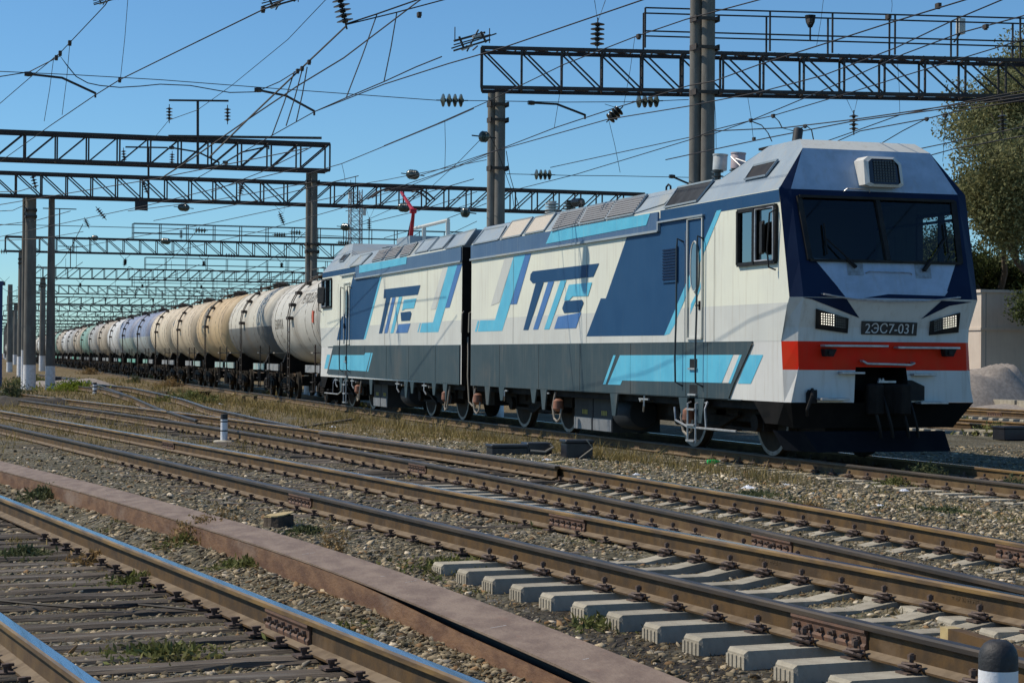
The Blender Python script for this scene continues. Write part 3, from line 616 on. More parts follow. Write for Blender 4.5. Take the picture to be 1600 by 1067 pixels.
    # side sill edge so the lower panel has thickness
    mb=MB(); mb.box(-.03,0,1.4,LEN-.08,.79,.803); mb.box(-.03,0,1.0,LEN-.08,1.715,1.722); B('sill_edge',mb,M['skirt'])
    for s_ in (2.72,3.62,6.2,8.9,11.4,14.1): B('panel_seam',MB().box(-.0335,-.03,s_,s_+.008,.81,1.71),M['under'])
    for s_ in (2.50,3.72,8.6,13.2): B('panel_seam',MB().box(-.0165 if s_>3 else -.0165,-.012,s_,s_+.006,1.73,3.6),M['seam0'])
    # skirt brackets hanging over the bogies
    for s_ in ((3.05,.42),(3.75,.30),(7.05,.42),(11.1,.42),(11.75,.30),(13.95,.30),(15.0,.42)):
        s,d=s_; mb=MB(); mb.prism([(-.028,s-.2,.8),(-.028,s+.2,.8),(-.028,s+.08,.8-d),(-.028,s-.08,.8-d)],(.03,0,0)); B('skirt_bracket',mb,M['skirt'])
    # ---- roof hatches, louvres (surveyed on the slope)
    def spanel(nm,pxs,m,off=.02,frame=True,slats=0,th=.02):
        q=[px2slope(x,y) for x,y in pxs]   # list of (s,z)
        pts=[((z-4.03)*sl-off*.8,s,z+off*.6) for s,z in q]
        mb=MB(); mb.prism(pts,(th*.8,0,-th*.6)); o=B(nm,mb,m)
        if frame:
            mb=MB()
            for i in range(4): mb.bar(pts[i],pts[(i+1)%4],.035,.03)
            TT(mb).build('hatch_frame',M['roof'],o)
        if slats:
            a,b,c,d=[np.array(p) for p in pts]     # a-b top edge, d-c bottom edge
            mb=MB()
            for k in range(1,slats):
                t=k/slats; mb.bar(lerp(a,d,t)+np.array((-.012,0,.008)),lerp(b,c,t)+np.array((-.012,0,.008)),.026,.03)
            TT(mb).build('louvre_slats',M['louvre2'],o,kind='stuff')
    if not rear:
        C2=lambda *a:[(730+x*.15,270+y*.15) for x,y in a]; C3=lambda *a:[(700+x*.3125,260+y*.3125) for x,y in a]; C1=lambda *a:[(1020+x*.15,210+y*.15) for x,y in a]
        spanel('roof_hatch',C2((480,512),(690,470),(565,655),(355,695)),M['meshp']); spanel('roof_hatch',C2((720,470),(930,425),(810,605),(600,645)),M['meshp'])
        for pp in (((575,232),(700,207),(655,293),(522,325)),((712,203),(848,175),(790,268),(660,292)),((860,172),(1000,145),(932,240),(795,266))): spanel('louvre_panel',C3(*pp),M['louvre'],slats=8)
        spanel('roof_hatch',C1((275,560),(640,485),(470,700),(130,770)),M['louvre'],slats=0); spanel('roof_hatch',C3((1010,165),(1150,130),(1085,190),(935,238)),M['roof'],frame=False)
        spanel('roof_hatch',C2((190,600),(410,560),(330,700),(70,750)),M['roof'],frame=True)
        spanel('cab_vent',C1((1060,335),(1310,275),(1190,435),(965,480)),M['black'])
    else:
        C5=lambda *a:[(450+x*.20625,330+y*.20625) for x,y in a]
        for pp in (((705,297),(790,280),(725,365),(640,385)),((800,278),(888,262),(820,350),(735,367)),((897,260),(985,240),(925,330),(850,348))): spanel('louvre_panel',C5(*pp),M['louvre'],slats=7)
        for pp in (((1045,225),(1145,205),(1065,300),(965,320)),((1160,202),(1265,180),(1180,280),(1075,300))): spanel('roof_hatch',C5(*pp),M['roof'])
        spanel('roof_hatch',C5((1285,180),(1430,140),(1350,255),(1195,290)),M['roof']); spanel('roof_hatch',C5((560,340),(640,320),(560,405),(470,425)),M['roof'])
        spanel('cab_vent',C5((430,335),(470,325),(425,380),(390,385)),M['black'])
    # ---- door, handrails, louvre, cab window, mirror
    def srect(a,b): return px2side(*a)+px2side(*b)
    if not rear: (ds1,dz1)=px2side(700+1205*.3125,260+265*.3125); (ds0,dz0)=px2side(700+1275*.3125,260+790*.3125); dz0=1.78
    else: (ds0,dz1)=px2side(450+437*.20625,330+500*.20625); (ds1,dz0)=px2side(450+465*.20625,330+950*.20625); dz0=1.78; dz1=3.58; ds0,ds1=(min(ds0,ds1),max(ds0,ds1)); ds0,ds1=ds0-.1,ds0+.66
    dc=(ds0+ds1)/2
    mb=MB(); 
    for a,b in (((ds0,dz0),(ds0,dz1)),((ds1,dz0),(ds1,dz1)),((ds0,dz1),(ds1,dz1)),((ds0,dz0),(ds1,dz0))): mb.bar((-.025,a[0],a[1]),(-.025,b[0],b[1]),.025,.03)
    door=B('side_door',mb,M['palegrey'])
    n=20; ov=[(-.03,dc+.16*math.cos(a),2.98+.42*np.sign(math.sin(a))*abs(math.sin(a))**.7) for a in np.linspace(0,2*math.pi,n,endpoint=False)]
    TT(MB().prism(ov,(.01,0,0))).build('door_window',M['lens2'],door)
    TT(MB().tube(ov+[ov[0]],.014,5,caps=False)).build('window_seal',M['palegrey'],door)
    TT(MB().box(-.05,-.02,ds0+.05,ds0+.09,2.25,2.4).box(-.06,-.03,ds0+.05,ds0+.2,2.31,2.34)).build('door_handle',M['black'],door)
    for sx in (ds0-.03,ds1+.22) if not rear else (ds0-.02,ds1+.2):
        zt=3.42
        mb=MB().tube([(-.01,sx,zt),(-.12,sx,zt+.05),(-.13,sx,zt-.1),(-.13,sx,2.2),(-.15,sx,1.5),(-.14,sx,1.05),(-.03,sx-.06,.98)],.017,6); B('handrail',mb,M['rail2'],smooth=True)
    for zz in (1.36,.93):
        mb=MB().box(-.036,-.02,dc-.16,dc+.16,zz-.08,zz+.08); o=B('door_step',mb,M['black']); TT(MB().box(-.07,-.02,dc-.17,dc+.17,zz-.1,zz-.07)).build('step_tread',M['alu'],o)
    if not rear:
        s0_,s1_=dc+.75,dc+1.42
        mb=MB(); mb.box(-.03,-.012,s0_,s1_,2.75,3.36); o=B('side_louvre',mb,M['navy']); mb=MB()
        for k in range(11): mb.box(-.045,-.028,s0_+.04,s1_-.04,2.80+k*.05,2.825+k*.05)
        TT(mb).build('louvre_slats',M['darknavy'],o,kind='stuff')
    # cab side window
    a0,a1,z0,z1=W0
    mb=MB()
    for p,q_ in (((a0,z0),(a1,z0)),((a1,z0),(a1,z1)),((a1,z1),(a0,z1)),((a0,z1),(a0,z0))): mb.bar((-.02,p[0],p[1]),(-.02,q_[0],q_[1]),.06,.06)
    mb.bar((-.03,.92,z0),(-.03,.92,z1),.08,.05); win=B('side_window',mb,M['black'])
    TT(MB().box(-.005,.0,a0+.02,a1-.02,z0+.02,z1-.02)).build('window_pane',M['sglass'],win)
    TT(MB().tube([(-.05,.2,z0+.03),(-.05,.2,z1-.02),(-.05,.85,z1-.02),(-.05,.85,z0+.03),(-.05,.2,z0+.03)],.02,5)).build('sash_frame',M['alu'],win)
    mb=MB(); mb.prism([(-.16-.06,.27,3.10),(-.16-.06,.27,3.50),(-.16-.02,.30,3.56),(-.10,.62,3.56),(-.06,.65,3.5),(-.06,.65,3.12),(-.10,.62,3.05),(-.16-.02,.3,3.05)],(.06,.02,0)); mir=B('mirror',mb,M['black'],bevel=.02)
    TT(MB().tube([(-.04,.12,3.72),(-.14,.14,3.66),(-.15,.2,3.1),(-.13,.18,2.84),(-.03,.14,2.80)],.014,5)).build('mirror_arm',M['black'],mir)
    mb=MB(); 
    for zz in (z0,z1): mb.box(-.035,-.0,-.01,0,zz,zz)
    # ---- far window frame
    mb=MB()
    for p,q_ in (((a0,z0),(a1,z0)),((a1,z0),(a1,z1)),((a1,z1),(a0,z1)),((a0,z1),(a0,z0)),((.86,z0),(.86,z1))): mb.bar((WID+.01,p[0],p[1]),(WID+.01,q_[0],q_[1]),.1,.05)
    B('side_window',mb,M['black'])
    # ---- front details
    def F(u,z,off=0):    # point on the front: lower face or windscreen face or sloping top, pushed out by off
        if z<=4.03: return (u,e(z)-off,z)
        t=(z-4.03)/(zF-4.03); return (u,lerp(.05,sF,t)-off*.9,z+off*.38)
    def fpaint(nm,pts,m,off=.006,th=0,par=root):
        P=[F(u,z,off) for u,z in pts]; mb=MB()
        if th: mb.prism(P,(0,th,0))
        else: mb.poly(P)
        return TT(mb).build(nm,m,par)
    if not rear:
        fz=lambda x,y:px2front(x,y)
        wt=[fz(x,y) for x,y in ((1271.5,404),(1493,411.5),(1478,459),(1313,453.5))]
        fpaint('white_nose_panel',wt,M['frontgrey'])
        fpaint('white_nose_panel',[fz(1309.5,450),fz(1481,455.5),fz(1470.5,470),fz(1322.5,466)],M['frontgrey'],.007)
        fpaint('navy_flash',[fz(1253,464.5),fz(1322,466.5),fz(1342.5,497),fz(1269,468)],M['darknavy'],.008); fpaint('navy_flash',[fz(1471,470),fz(1519,472),fz(1483,478),fz(1438.5,499)],M['darknavy'],.008)
        # windscreen
        zb0,zt0=2.96,3.90
        fr_=MB(); c4=[(.34,zb0-.02),(WID-.30,zb0-.02),(WID-.27,zt0+.02),(.28,zt0+.02)]
        for i in range(4): fr_.bar(F(*c4[i],.01),F(*c4[(i+1)%4],.01),.09,.04)
        fr_.bar(F(1.66,zb0,.01),F(1.60,zt0,.01),.085,.05); ws=B('windscreen',fr_,M['black'])
        for pp in (((.36,zb0),(1.64,zb0),(1.59,zt0),(.30,zt0)),((1.68,zb0),(WID-.32,zb0),(WID-.29,zt0),(1.62,zt0))): fpaint('windscreen_pane',pp,M['glass'],-.002,par=ws)
        for b_,t_ in (((1335,418),(1287,372)),((1441,423),(1476,371))):
            ub,zb_=fz(*b_); ut,zt_=fz(*t_); mb=MB(); mb.tube([F(ub,zb_,.02),F(ub,zb_,.07),F((ub+ut)/2,(zb_+zt_)/2,.09),F(ut,zt_,.05)],.014,5); mb.bar(F(ut,zt_-.25,.045),F(ut+.01,zt_+.22,.045),.02,.03); mb.bar(F(ub,zb_,.05),F(lerp(ub,ut,.3),lerp(zb_,zt_,.3),.06),.05,.05)
            o=B('wiper',mb,M['black']); fpaint('wiper_plate',[(ub-.13,zb_-.12),(ub+.14,zb_-.12),(ub+.14,zb_+.10),(ub-.13,zb_+.10)],M['frontgrey2'],.012,par=o)
        # headlamp housing on the sloping top
        c=fz(1366,266); uc=(fz(1336,265)[0]+fz(1396,265)[0])/2
        pr=[(-.33,4.12),(-.24,4.09),(.27,4.09),(.33,4.13),(.31,4.46),(.20,4.56),(-.25,4.56),(-.33,4.50)]
        yF=-.13; mb=MB(); out=[(uc+a,yF+(z-4.1)*.15,z) for a,z in pr]; mid=[(uc+a*.80,yF-.03+(z-4.1)*.15,4.33+(z-4.33)*.84) for a,z in pr]; mb.v+=[]
        back=[(uc+a,.5,z) for a,z in pr]; n=8
        mb.add(back+out+mid,[(i,(i+1)%n,n+(i+1)%n,n+i) for i in range(n)]+[(n+i,n+(i+1)%n,2*n+(i+1)%n,2*n+i) for i in range(n)],0)
        hl=B('top_headlamp',mb,M['white'])
        TT(MB().poly([(p[0],p[1]+.03,p[2]) for p in mid])).build('lens_glass',M['lens'],hl); mb=MB()
        for i in range(8):
            for j in range(8):
                x=uc-.17+i*.048; z=4.17+j*.042; mb.box(x,x+.034,yF+(z-4.1)*.15-.012,yF+.004+(z-4.1)*.15,z,z+.030)
        TT(mb).build('lamp_grid',M['lensgrid'],hl,kind='stuff')
        # lower headlights
        for pts,lit,dim in (([(1274.5,482.6),(1324.6,497.5),(1323,520.6),(1273.7,513.5)],(1281.5,1300,491.5,507),(1301,1317,495,511)),([(1453,502),(1499,488.5),(1496,519.4),(1451,523.7)],(1472,1490.5,496,511),(1458,1472,500,515))):
            q=[fz(*p) for p in pts]; o=fpaint('headlight',q,M['black'],.035,th=.03)
            rm=[MB(),MB()]
            for gi,(x0,x1,y0,y1) in enumerate((lit,dim)):
                s_=1 if pts[0][0]<1400 else -1
                for i in range(6):
                    for j in range(5):
                        x=lerp(x0,x1,i/5); y=lerp(y0,y1,j/4)+s_*(i-2.5)*.75*( .6 if s_>0 else 1.0); u_,z_=fz(x,y); r=.0095 if gi==0 else .008
                        rm[gi].poly([F(u_+r*math.cos(a),z_+r*math.sin(a),.055) for a in np.linspace(0,2*math.pi,6,endpoint=False)])
            TT(rm[0]).build('lit_lamps',M['led'],o,kind='stuff'); TT(rm[1]).build('unlit_lamps',M['porcw'],o,kind='stuff')
        # number plate with text
        q=[fz(*p) for p in ((1346,501.5),(1432.6,504),(1431,524.5),(1345.4,522.3))]; pl=fpaint('number_plate',q,M['plateblk'],.02,th=.02)
        tc_=bpy.data.curves.new('t','FONT'); tc_.body='2ЭС7-031'; tc_.size=.235; tc_.align_x='CENTER'; tc_.extrude=.002
        to=bpy.data.objects.new('t',tc_); S.collection.objects.link(to); bpy.context.view_layer.update(); me=bpy.data.meshes.new_from_object(to.evaluated_get(bpy.context.evaluated_depsgraph_get())); bpy.data.objects.remove(to)
        co=np.array([v.co[:] for v in me.vertices]); w_=co[:,0].max()-co[:,0].min(); cx=(q[0][0]+q[1][0])/2; cz=(q[0][1]+q[2][1])/2; h_=co[:,1].max()-min(0,co[:,1].min())
        cz0=(co[:,1].max()+co[:,1].min())/2
        sc_x=.82/w_; sc_z=.155/(co[:,1].max()-co[:,1].min())
        for v in me.vertices: v.co=Vector(T(cx+(v.co.x-(co[:,0].max()+co[:,0].min())/2)*sc_x,e(cz+(v.co.y-cz0)*sc_z)-.034-v.co.z,cz+(v.co.y-cz0)*sc_z))-Vector(WLOC[pl.name])
        me.materials.append(M['platetxt']); o=bpy.data.objects.new('plate_lettering',me); S.collection.objects.link(o); o.parent=pl
        # steps and rails on the nose
        def fz3(x,y): return fz(x,y)
        for (xa,ya),(xb,yb),d in (((1281.6,540),(1381,542),.16),((1396,543),(1492.5,546.5),.16),((1309,582.5),(1346,585),.13),((1421.6,585),(1458,587),.13),((1276,623.5),(1319.5,626),.18),((1430,629),(1473,630),.18)):
            ua,za=fz(xa,ya); ub,_=fz(xb,yb); mb=MB(); mb.box(ua,ub,e(za)-d,e(za)+.01,za-.018,za+.018); B('nose_step',mb,M['alu'],bevel=.006)
        for xa,xb in ((1284,1294),(1471,1481)):
            ua,za=fz(xa,545); ub,zb_=fz(xb,557); mb=MB(); mb.prism([(ua-.02,e(za)-.15,za),(ub+.08,e(za)-.15,za),(ub+.03,e(za)-.13,zb_),(ua,e(za)-.13,zb_)],(0,.14,0)); mb.lathe([(0,.04),(.03,.04)],((ua+ub)/2+.02,e(za)-.17,(za+zb_)/2),((ua+ub)/2+.02,e(za),(za+zb_)/2),10); B('step_bracket',mb,M['black'])
        mb=MB(); P=[F(*fz(1345,563.5),.0),F(*fz(1345,564.5),.09),F(*fz(1350,568),.10),F(*fz(1418,570),.10),F(*fz(1424,567.5),.09),F(*fz(1424,566.5),0)]; mb.tube(P,.02,6); B('coupling_handrail',mb,M['alu'],smooth=True)
        mb=MB(); P=[F(*fz(1283.5,459),0),F(*fz(1283.5,460),.09),F(*fz(1330,468),.10),F(*fz(1385.6,471.6),.10),F(*fz(1440,471),.10),F(*fz(1496,465),.09),F(*fz(1496,464),0)]; mb.tube(P,.014,6); B('nose_handrail',mb,M['alu'],smooth=True)
        mb=MB(); P=[F(*fz(1318,299),.02),F(*fz(1321,297.5),.06),F(*fz(1355,299),.06),F(*fz(1358,301),.02)]; mb.tube(P,.01,5); B('visor_handrail',mb,M['alu'])
        mb=MB(); P=[F(*fz(1352,427),.01),F(*fz(1356,424.5),.05),F(*fz(1420,426.5),.05),F(*fz(1424,429),.01)]; mb.tube(P,.010,5); B('screen_handrail',mb,M['frontgrey2'])
        # coupler
        uc=1.55; mb=MB(); mb.box(uc-.14,uc+.14,-.2,.7,.72,.98); mb.prism([(uc-.27,-.34,.62),(uc-.20,-.52,.62),(uc-.06,-.46,.62),(uc+.02,-.30,.62),(uc+.12,-.36,.62),(uc+.17,-.62,.62),(uc+.33,-.60,.62),(uc+.36,-.25,.62),(uc+.2,-.1,.62),(uc-.2,-.1,.62)],(0,0,.46)); B('coupler',mb,M['under'],bevel=.02)
        mb=MB(); mb.prism([(uc-.1,-.36,1.10),(uc+.2,-.36,1.10),(uc+.2,-.36,1.13),(uc+.0,-.36,1.13),(uc-.01,-.36,1.17),(uc-.05,-.36,1.13),(uc-.07,-.36,1.17)],(0,.05,0)); B('uncoupling_lever',mb,M['alu'])
        ub,_=fz(1440,615); mb=MB(); mb.prism([(H1-.02,-.34,.83),(ub+.02,-.34,.83),(ub+.02,-.34,1.05),(H1+.05,-.34,1.14),(H1-.02,-.34,1.14)],(0,.14,0)); B('coupler_guard',mb,M['black'])
        for x0 in (1.35,1.55,1.82,1.98):
            mb=MB().tube([(x0,-.28,.95),(x0,-.45,.7),(x0+.05,-.5,.45),(x0+.12,-.42,.28),(x0+.16,-.3,.35)],.025,6); B('brake_hose',mb,M['black'],smooth=True)
        ua,za=fz(1259,614); ub,zb_=fz(1277,628); mb=MB(); mb.prism([(ua,e(za)-.01,zb_-.02),(ub,e(za)-.01,zb_-.02),(ub,e(za)-.01,za+.05),(ua+.03,e(za)-.01,za+.05),(ua,e(za)-.01,za)],(0,.006,0)); mb.tube([(ua+.12,-.26,1.0),(ua+.05,-.4,.9),(ua-.02,-.38,.7),(ua+.02,-.3,.6)],.025,6); B('socket_recess',mb,M['black'])
    # ---- driver's figure seen dimly through the glass is built separately
    # ---- cowcatcher
    mb=MB(); mb.v=[]
    top=[(0,-.11,.797),(.05,-.25,.797),(WID-.05,-.25,.797),(WID,-.11,.797)]; bot=[(.0,.12,.46),(.15,-.12,.41),(WID-.33,-.12,.41),(WID-.25,.15,.46)]
    mb.add(top+bot,[(0,1,5,4),(1,2,6,5),(2,3,7,6)],0); mb.add([(0,-.11,.797),(0,.12,.46),(.0,.55,.46),(0,-.11+1.1,.797)],[(0,1,2),(0,2,3)],0)
    B('front_valance',mb,M['under2'])
    mb=MB(); mb.prism([(.30,-.16,.36),(WID-.50,-.16,.36),(WID-.47,-.30,.05),(.46,-.32,.05)],(0,.05,0)); mb.prism([(.30,-.15,.36),(.46,-.31,.05),(.20,.30,.06),(.06,.42,.36)],(.03,.01,0)); B('plough',mb,M['plough'])
    # ---- underframe, bogies and wheels
    ws_=rear['wheels'] if rear else [1.86,5.08-.0,11.71,14.69]
    mb=MB(); mb.box(.12,WID-.12,1.0,LEN-.1,.66,.80); mb.box(.9,WID-.9,.3,LEN-.3,.30,.7); B('underframe',mb,M['under'])
    for a,b in ((ws_[0],ws_[1]),(ws_[2],ws_[3])):
        mb=MB()
        for u in (.62,WID-.62):
            mb.box(u-.07,u+.07,a-.75,b+.75,.42,.66); mb.box(u-.09,u+.09,(a+b)/2-.5,(a+b)/2+.5,.25,.5)
            for w_ in (a,b): mb.box(u-.12,u+.12,w_-.2,w_+.2,.30,.62); mb.lathe([(0,.14),(.1,.14)],(u-.2,w_,.42),(u,w_,.42),12)
            for k in (-.75,.75): mb.lathe([(0,.11),(.28,.11)],(u,(a+b)/2+k,.5),(u,(a+b)/2+k,.8),10); 
            mb.bar((u-.1,a,.3),(u-.1,b,.34),.05,.05)
            mb.bar((u-.14,(a+b)/2-.9,.55),(u-.14,(a+b)/2+.1,.25),.06,.06)
        mb.box(.55,WID-.55,(a+b)/2-.2,(a+b)/2+.2,.40,.60)
        bo=B('bogie',mb,M['under'])
        for w_ in (a,b):
            for u in (.79+.02,WID-.81):
                d=1 if u<1.6 else -1
                mb=MB(); mb.lathe([(0,.52),(.0,.60),(.02,.625),(.11,.63),(.12,.655),(.14,.655),(.14,.5)],(u-.07*d,w_,.515),(u+d,w_,.515),40,0); mb.lathe([(-.03,.1),(0,.15),(.06,.16)],(u-.07*d,w_,.515),(u+d,w_,.515),16,0)
                wh=TT(mb).build('wheel',[M['wheel']],bo,smooth=True)
                mb=MB(); n=40; ri=[(u-.073*d,w_+r_*math.cos(t),.515+r_*math.sin(t)) for r_ in (.555,.622) for t in np.linspace(0,2*math.pi,n,endpoint=False)]
                mb.add(ri,[(i,(i+1)%n,n+(i+1)%n,n+i) for i in range(n)]); TT(mb).build('tyre',M['tread'],wh)
    # equipment between bogies
    c=(ws_[1]+ws_[2])/2
    for k,(sa,sb) in enumerate(((c-.1,c+.95),(c+1.0,c+2.05))) if not rear else enumerate(((c-1.9,c-1.05),(c-1.0,c-.2))):
        mb=MB(); mb.box(.42,1.4,sa,sb,.02,.72); o=B('battery_box',mb,M['greybox']); TT(MB().box(.40,.43,sa+.02,sb-.02,.03,.27)).build('lit_box_strip',M['litbox'],o)  # pale strip: sunlight on the lower box side put into the colour
        mb=MB(); 
        for q_ in range(4): mb.box(.412,.419,sa+.3+q_*.08,sa+.34+q_*.08,.33,.42)
        TT(mb).build('yellow_marks',M['yellow'],o)
    mb=MB(); mb.lathe([(0,.05),(.05,.27),(.15,.32),(.85,.32),(.95,.27),(1.,.05)],(.62,c-.25 if not rear else c+1.6,.42),(.62,c-2 if not rear else c+3,.42),16); B('air_tank',mb,M['tank'],smooth=True)
    for s_ in ((ws_[0]+1.75,ws_[2]-1.4) if not rear else (ws_[1]+1.2,ws_[3]+1.1)) + ((ws_[3]+1.2,) if not rear else ()):
        mb=MB(); mb.lathe([(0,.05),(.04,.10),(.2,.11),(.26,.05)],(.02,s_,.62),(.02,s_,.2),10); o=B('sand_pipe_valve',mb,M['copper'],smooth=True)
        mb=MB().tube([(.05,s_+.25,.75),(.0,s_+.28,.45),(0,s_+.18,.22),(0,s_,.16),(.02,s_-.12,.24),(.05,s_-.1,.42)],.022,6); TT(mb).build('hose',M['hose'],o,smooth=True)
    for s_ in (ws_[0]+1.1,ws_[1]+.5,ws_[2]-.7,ws_[3]-.9):
        mb=MB(); mb.tube([(.0,s_,.78),(-.01,s_,.6),(.02,s_+.1,.5)],.02,5); mb.lathe([(0,.035),(.12,.035)],(.15,s_+.3,.7),(-.1,s_+.3,.7),8); mb.bar((.0,s_-.2,.72),(.0,s_+.25,.72),.03,.03); B('pipe_fitting',mb,M['alu'])
    s_=ws_[0]; mb=MB(); mb.tube([(-.05,s_+2.2,.62),(-.05,s_+2.15,.40),(-.05,s_+1.6,.30),(-.05,s_-.35,.30)],.02,6); mb.tube([(-.05,s_+.85,.31),(-.05,s_+.9,.62),(0,s_+.9,.74)],.018,5); B('sanding_pipe',mb,M['alu'])
    sa=dc; mb=MB()
    for x in (-.17,.17): mb.tube([(0,sa+x,.72),(-.06,sa+x,.70),(-.06,sa+x,.05)],.018,6)
    for zz in (.08,.34,.6): mb.box(-.1,.0,sa-.17,sa+.17,zz-.015,zz+.015)
    B('boarding_ladder',mb,M['alu'])
    # ---- roof equipment
    if not rear:
        ub,sb=.9,3.25
        for (u,s,h) in ((.80,4.25,.5),(.98,3.9,.45)):
            mb=MB(); mb.lathe([(0,.12)]+[(.05+.08*k+dz,r) for k in range(4) for dz,r in ((0,.06),(.01,.105),(.03,.105),(.04,.06))]+[(.34,.06)],(u,s,RT-.06),(u,s,5),14); o=B('roof_insulator',mb,M['porc'],smooth=True)
            TT(MB().lathe([(0,.10),(.01,.125),(.25,.125),(.26,.118),(.26,.135),(.285,.135),(.29,.05)],(u+.04,s,RT+.27),(u+.1,s,6),18)).build('arrester_body',M['porcw'] if s>4 else M['pinkgrey'],o,smooth=True)
        mb=MB().tube([(.9,3.9,4.9),(.95,3.5,4.66),(1.0,3.1,4.7),(1.05,2.7,4.90),(1.1,2.5,4.93)],.014,6); mb.tube([(.9,3.7,4.85),(1,3.1,4.68),(1.15,2.6,4.88),(1.2,2.4,4.93)],.014,6); B('roof_cable',mb,M['alu'],smooth=True)
        mb=MB().box(.9,1.9,2.3,2.8,4.90,4.94); mb.bar((1.2,2.5,4.42),(1.2,2.5,4.91),.06); mb.bar((1.0,2.7,4.3),(1.0,2.5,4.91),.05); B('roof_bracket',mb,M['under'])
        mb=MB().bar((1.1,2.9,4.72),(1.6,2.5,4.78),.14,.14); B('pantograph_frame',mb,M['redmetal'])
        mb=MB().lathe([(0,.078),(.24,.078),(.25,.02)],(.72,1.0,4.84),(1.05,1.35,6),14); B('horn_housing',mb,M['greybox'],smooth=True)
        for (u,s) in ((.65,12.6),(.95,12.3)):
            mb=MB(); mb.lathe([(0,.1)]+[(.04+.06*k+dz,r) for k in range(5) for dz,r in ((0,.08),(.01,.16),(.03,.16),(.04,.08))]+[(.36,.1)],(u,s,RT-.02),(u,s,5),12); B('roof_insulator',mb,M['porcw'] if u<.9 else M['porc'],smooth=True)
        mb=MB(); mb.lathe([(0,.03)]+[(.05+.05*k+dz,r) for k in range(9) for dz,r in ((0,.05),(.01,.09),(.025,.09),(.035,.05))]+[(.6,.03)],(.95,12.1,RT+.28),(.95,10.9,RT+.22),10); B('roof_insulator',mb,M['porc'],smooth=True)
        mb=MB().tube([(.4,10.2,RT),(.4,10.2,RT+.08),(.4,10.1,RT+.12),(.4,10.0,RT+.08),(.4,10.0,RT)],.018,6); B('lifting_eye',mb,M['black'])
        mb=MB().tube([(.4,5.6,RT),(.4,5.6,RT+.08),(.4,5.5,RT+.12),(.4,5.4,RT+.08),(.4,5.4,RT)],.018,6); B('lifting_eye',mb,M['black'])
    else:
        # raised pantograph
        po=lambda u,s,z:(u,s,z)
        s_b,z_b=px2deck(640,382); s_m,z_m=px2deck(646,330); s_t,z_t=px2deck(627,301)
        pb=MB(); pb.tube([(1.5,s_b,4.45),(1.5,s_m,z_m)],[.075,.05],6); pan=B('pantograph',pb,M['redmetal'],smooth=True)
        TT(MB().tube([(1.5,s_m,z_m),(1.5,s_t,z_t)],[.06,.045],6)).build('upper_arm',M['redmetal'],pan)
        TT(MB().tube([(1.5,s_m-.1,z_m-.1),(1.5,s_b-.6,4.5)],.025,5)).build('guide_rod',M['steel'],pan)
        TT(MB().lathe([(0,.07),(.18,.07)],(1.4,s_m,z_m),(1.7,s_m,z_m),10)).build('knee_joint',M['redmetal'],pan)
        hb=MB(); 
        for dz in (-.28,.28): hb.tube([(.55,s_t+dz,z_t-.2),(.8,s_t+dz,z_t+.0),(1.0,s_t+dz,z_t+.08),(2.0,s_t+dz,z_t+.08),(2.2,s_t+dz,z_t),(2.45,s_t+dz,z_t-.2)],.03,5)
        hb.bar((1.1,s_t-.28,z_t+.05),(1.1,s_t+.28,z_t+.05),.04); hb.bar((1.9,s_t-.28,z_t+.05),(1.9,s_t+.28,z_t+.05),.04); TT(hb).build('collector_head',M['steel'],pan)
        mb=MB().box(1.0,2.0,s_b-.8,s_b+.8,4.42,4.5); B('pantograph_frame',mb,M['redmetal'])
        mb=MB()
        for s1_,z1_ in (px2deck(679,367),px2deck(717,359)): mb.tube([(1.2,s1_,RT),(1.2,s1_,4.98)],.06,6)
        s1_,z1_=px2deck(665,347); s2_,z2_=px2deck(718,333); mb.tube([(1.2,s1_,5.02),(1.2,s2_,5.02)],.05,6); B('roof_busbar',mb,M['palegrey'])
        s1_,_=px2deck(665,368); mb=MB().box(.8,1.8,s1_-.5,s1_+1.0,RT,4.75); B('resistor_box',mb,M['roof'])
        for k in (0,.5): 
            mb=MB(); mb.lathe([(0,.1)]+[(.04+.06*q+dz,r) for q in range(4) for dz,r in ((0,.07),(.01,.14),(.03,.14),(.04,.07))],(1.3,3.2+k,RT),(1.3,3.2+k,5),10); B('roof_insulator',mb,M['porc'])
    # gangway end
    mb=MB(); mb.box(.9,2.3,LEN,LEN+.3,.9,3.6); B('gangway_bellows',mb,M['black'])
    mb=MB().tube([(.15,LEN+.02,1.9),(.12,LEN+.15,1.5),(.1,LEN+.2,1.0),(.15,LEN+.15,.4),(.2,LEN+.3,.3)],.02,5); mb.tube([(.05,LEN,2.5),(-.02,LEN+.1,2.45),(-.03,LEN+.1,2.0)],.018,5); B('jumper_cable',mb,M['hose'],smooth=True)
    return root
M['navyf']=mat('fascia_blue_grey',(.062,.115,.215),.38,c2=(.075,.135,.24),scale=1,streak=((.25,.29,.33),.35),spec=.14)
M['louvre2']=mat('louvre_slat_light',(.30,.30,.31),.7)
M['frontgrey2']=mat('plate_grey_worn',(.30,.36,.42),.5,c2=(.2,.22,.24),scale=12)
M['lens2']=mat('door_glass_reflective',(.05,.10,.16),.08,spec=1.0,c2=(.08,.13,.18),scale=2)
M['rail2']=mat('handrail_dark',(.05,.05,.055),.35,metal=.5)
M['lensgrid']=mat('lamp_grid_dark',(.022,.022,.028),.3)
M['plateblk']=mat('plate_black',(.02,.02,.022),.5,c2=(.035,.035,.035),scale=10); M['platetxt']=mat('plate_letters',(.55,.56,.55),.5)
M['under2']=mat('valance_black',(.007,.007,.0065),.8,c2=(.012,.011,.010),scale=3,spec=.1); M['plough']=mat('plough_dark_blue_grey',(.006,.008,.012),.8,spec=.1,c2=(.010,.012,.016),scale=3)
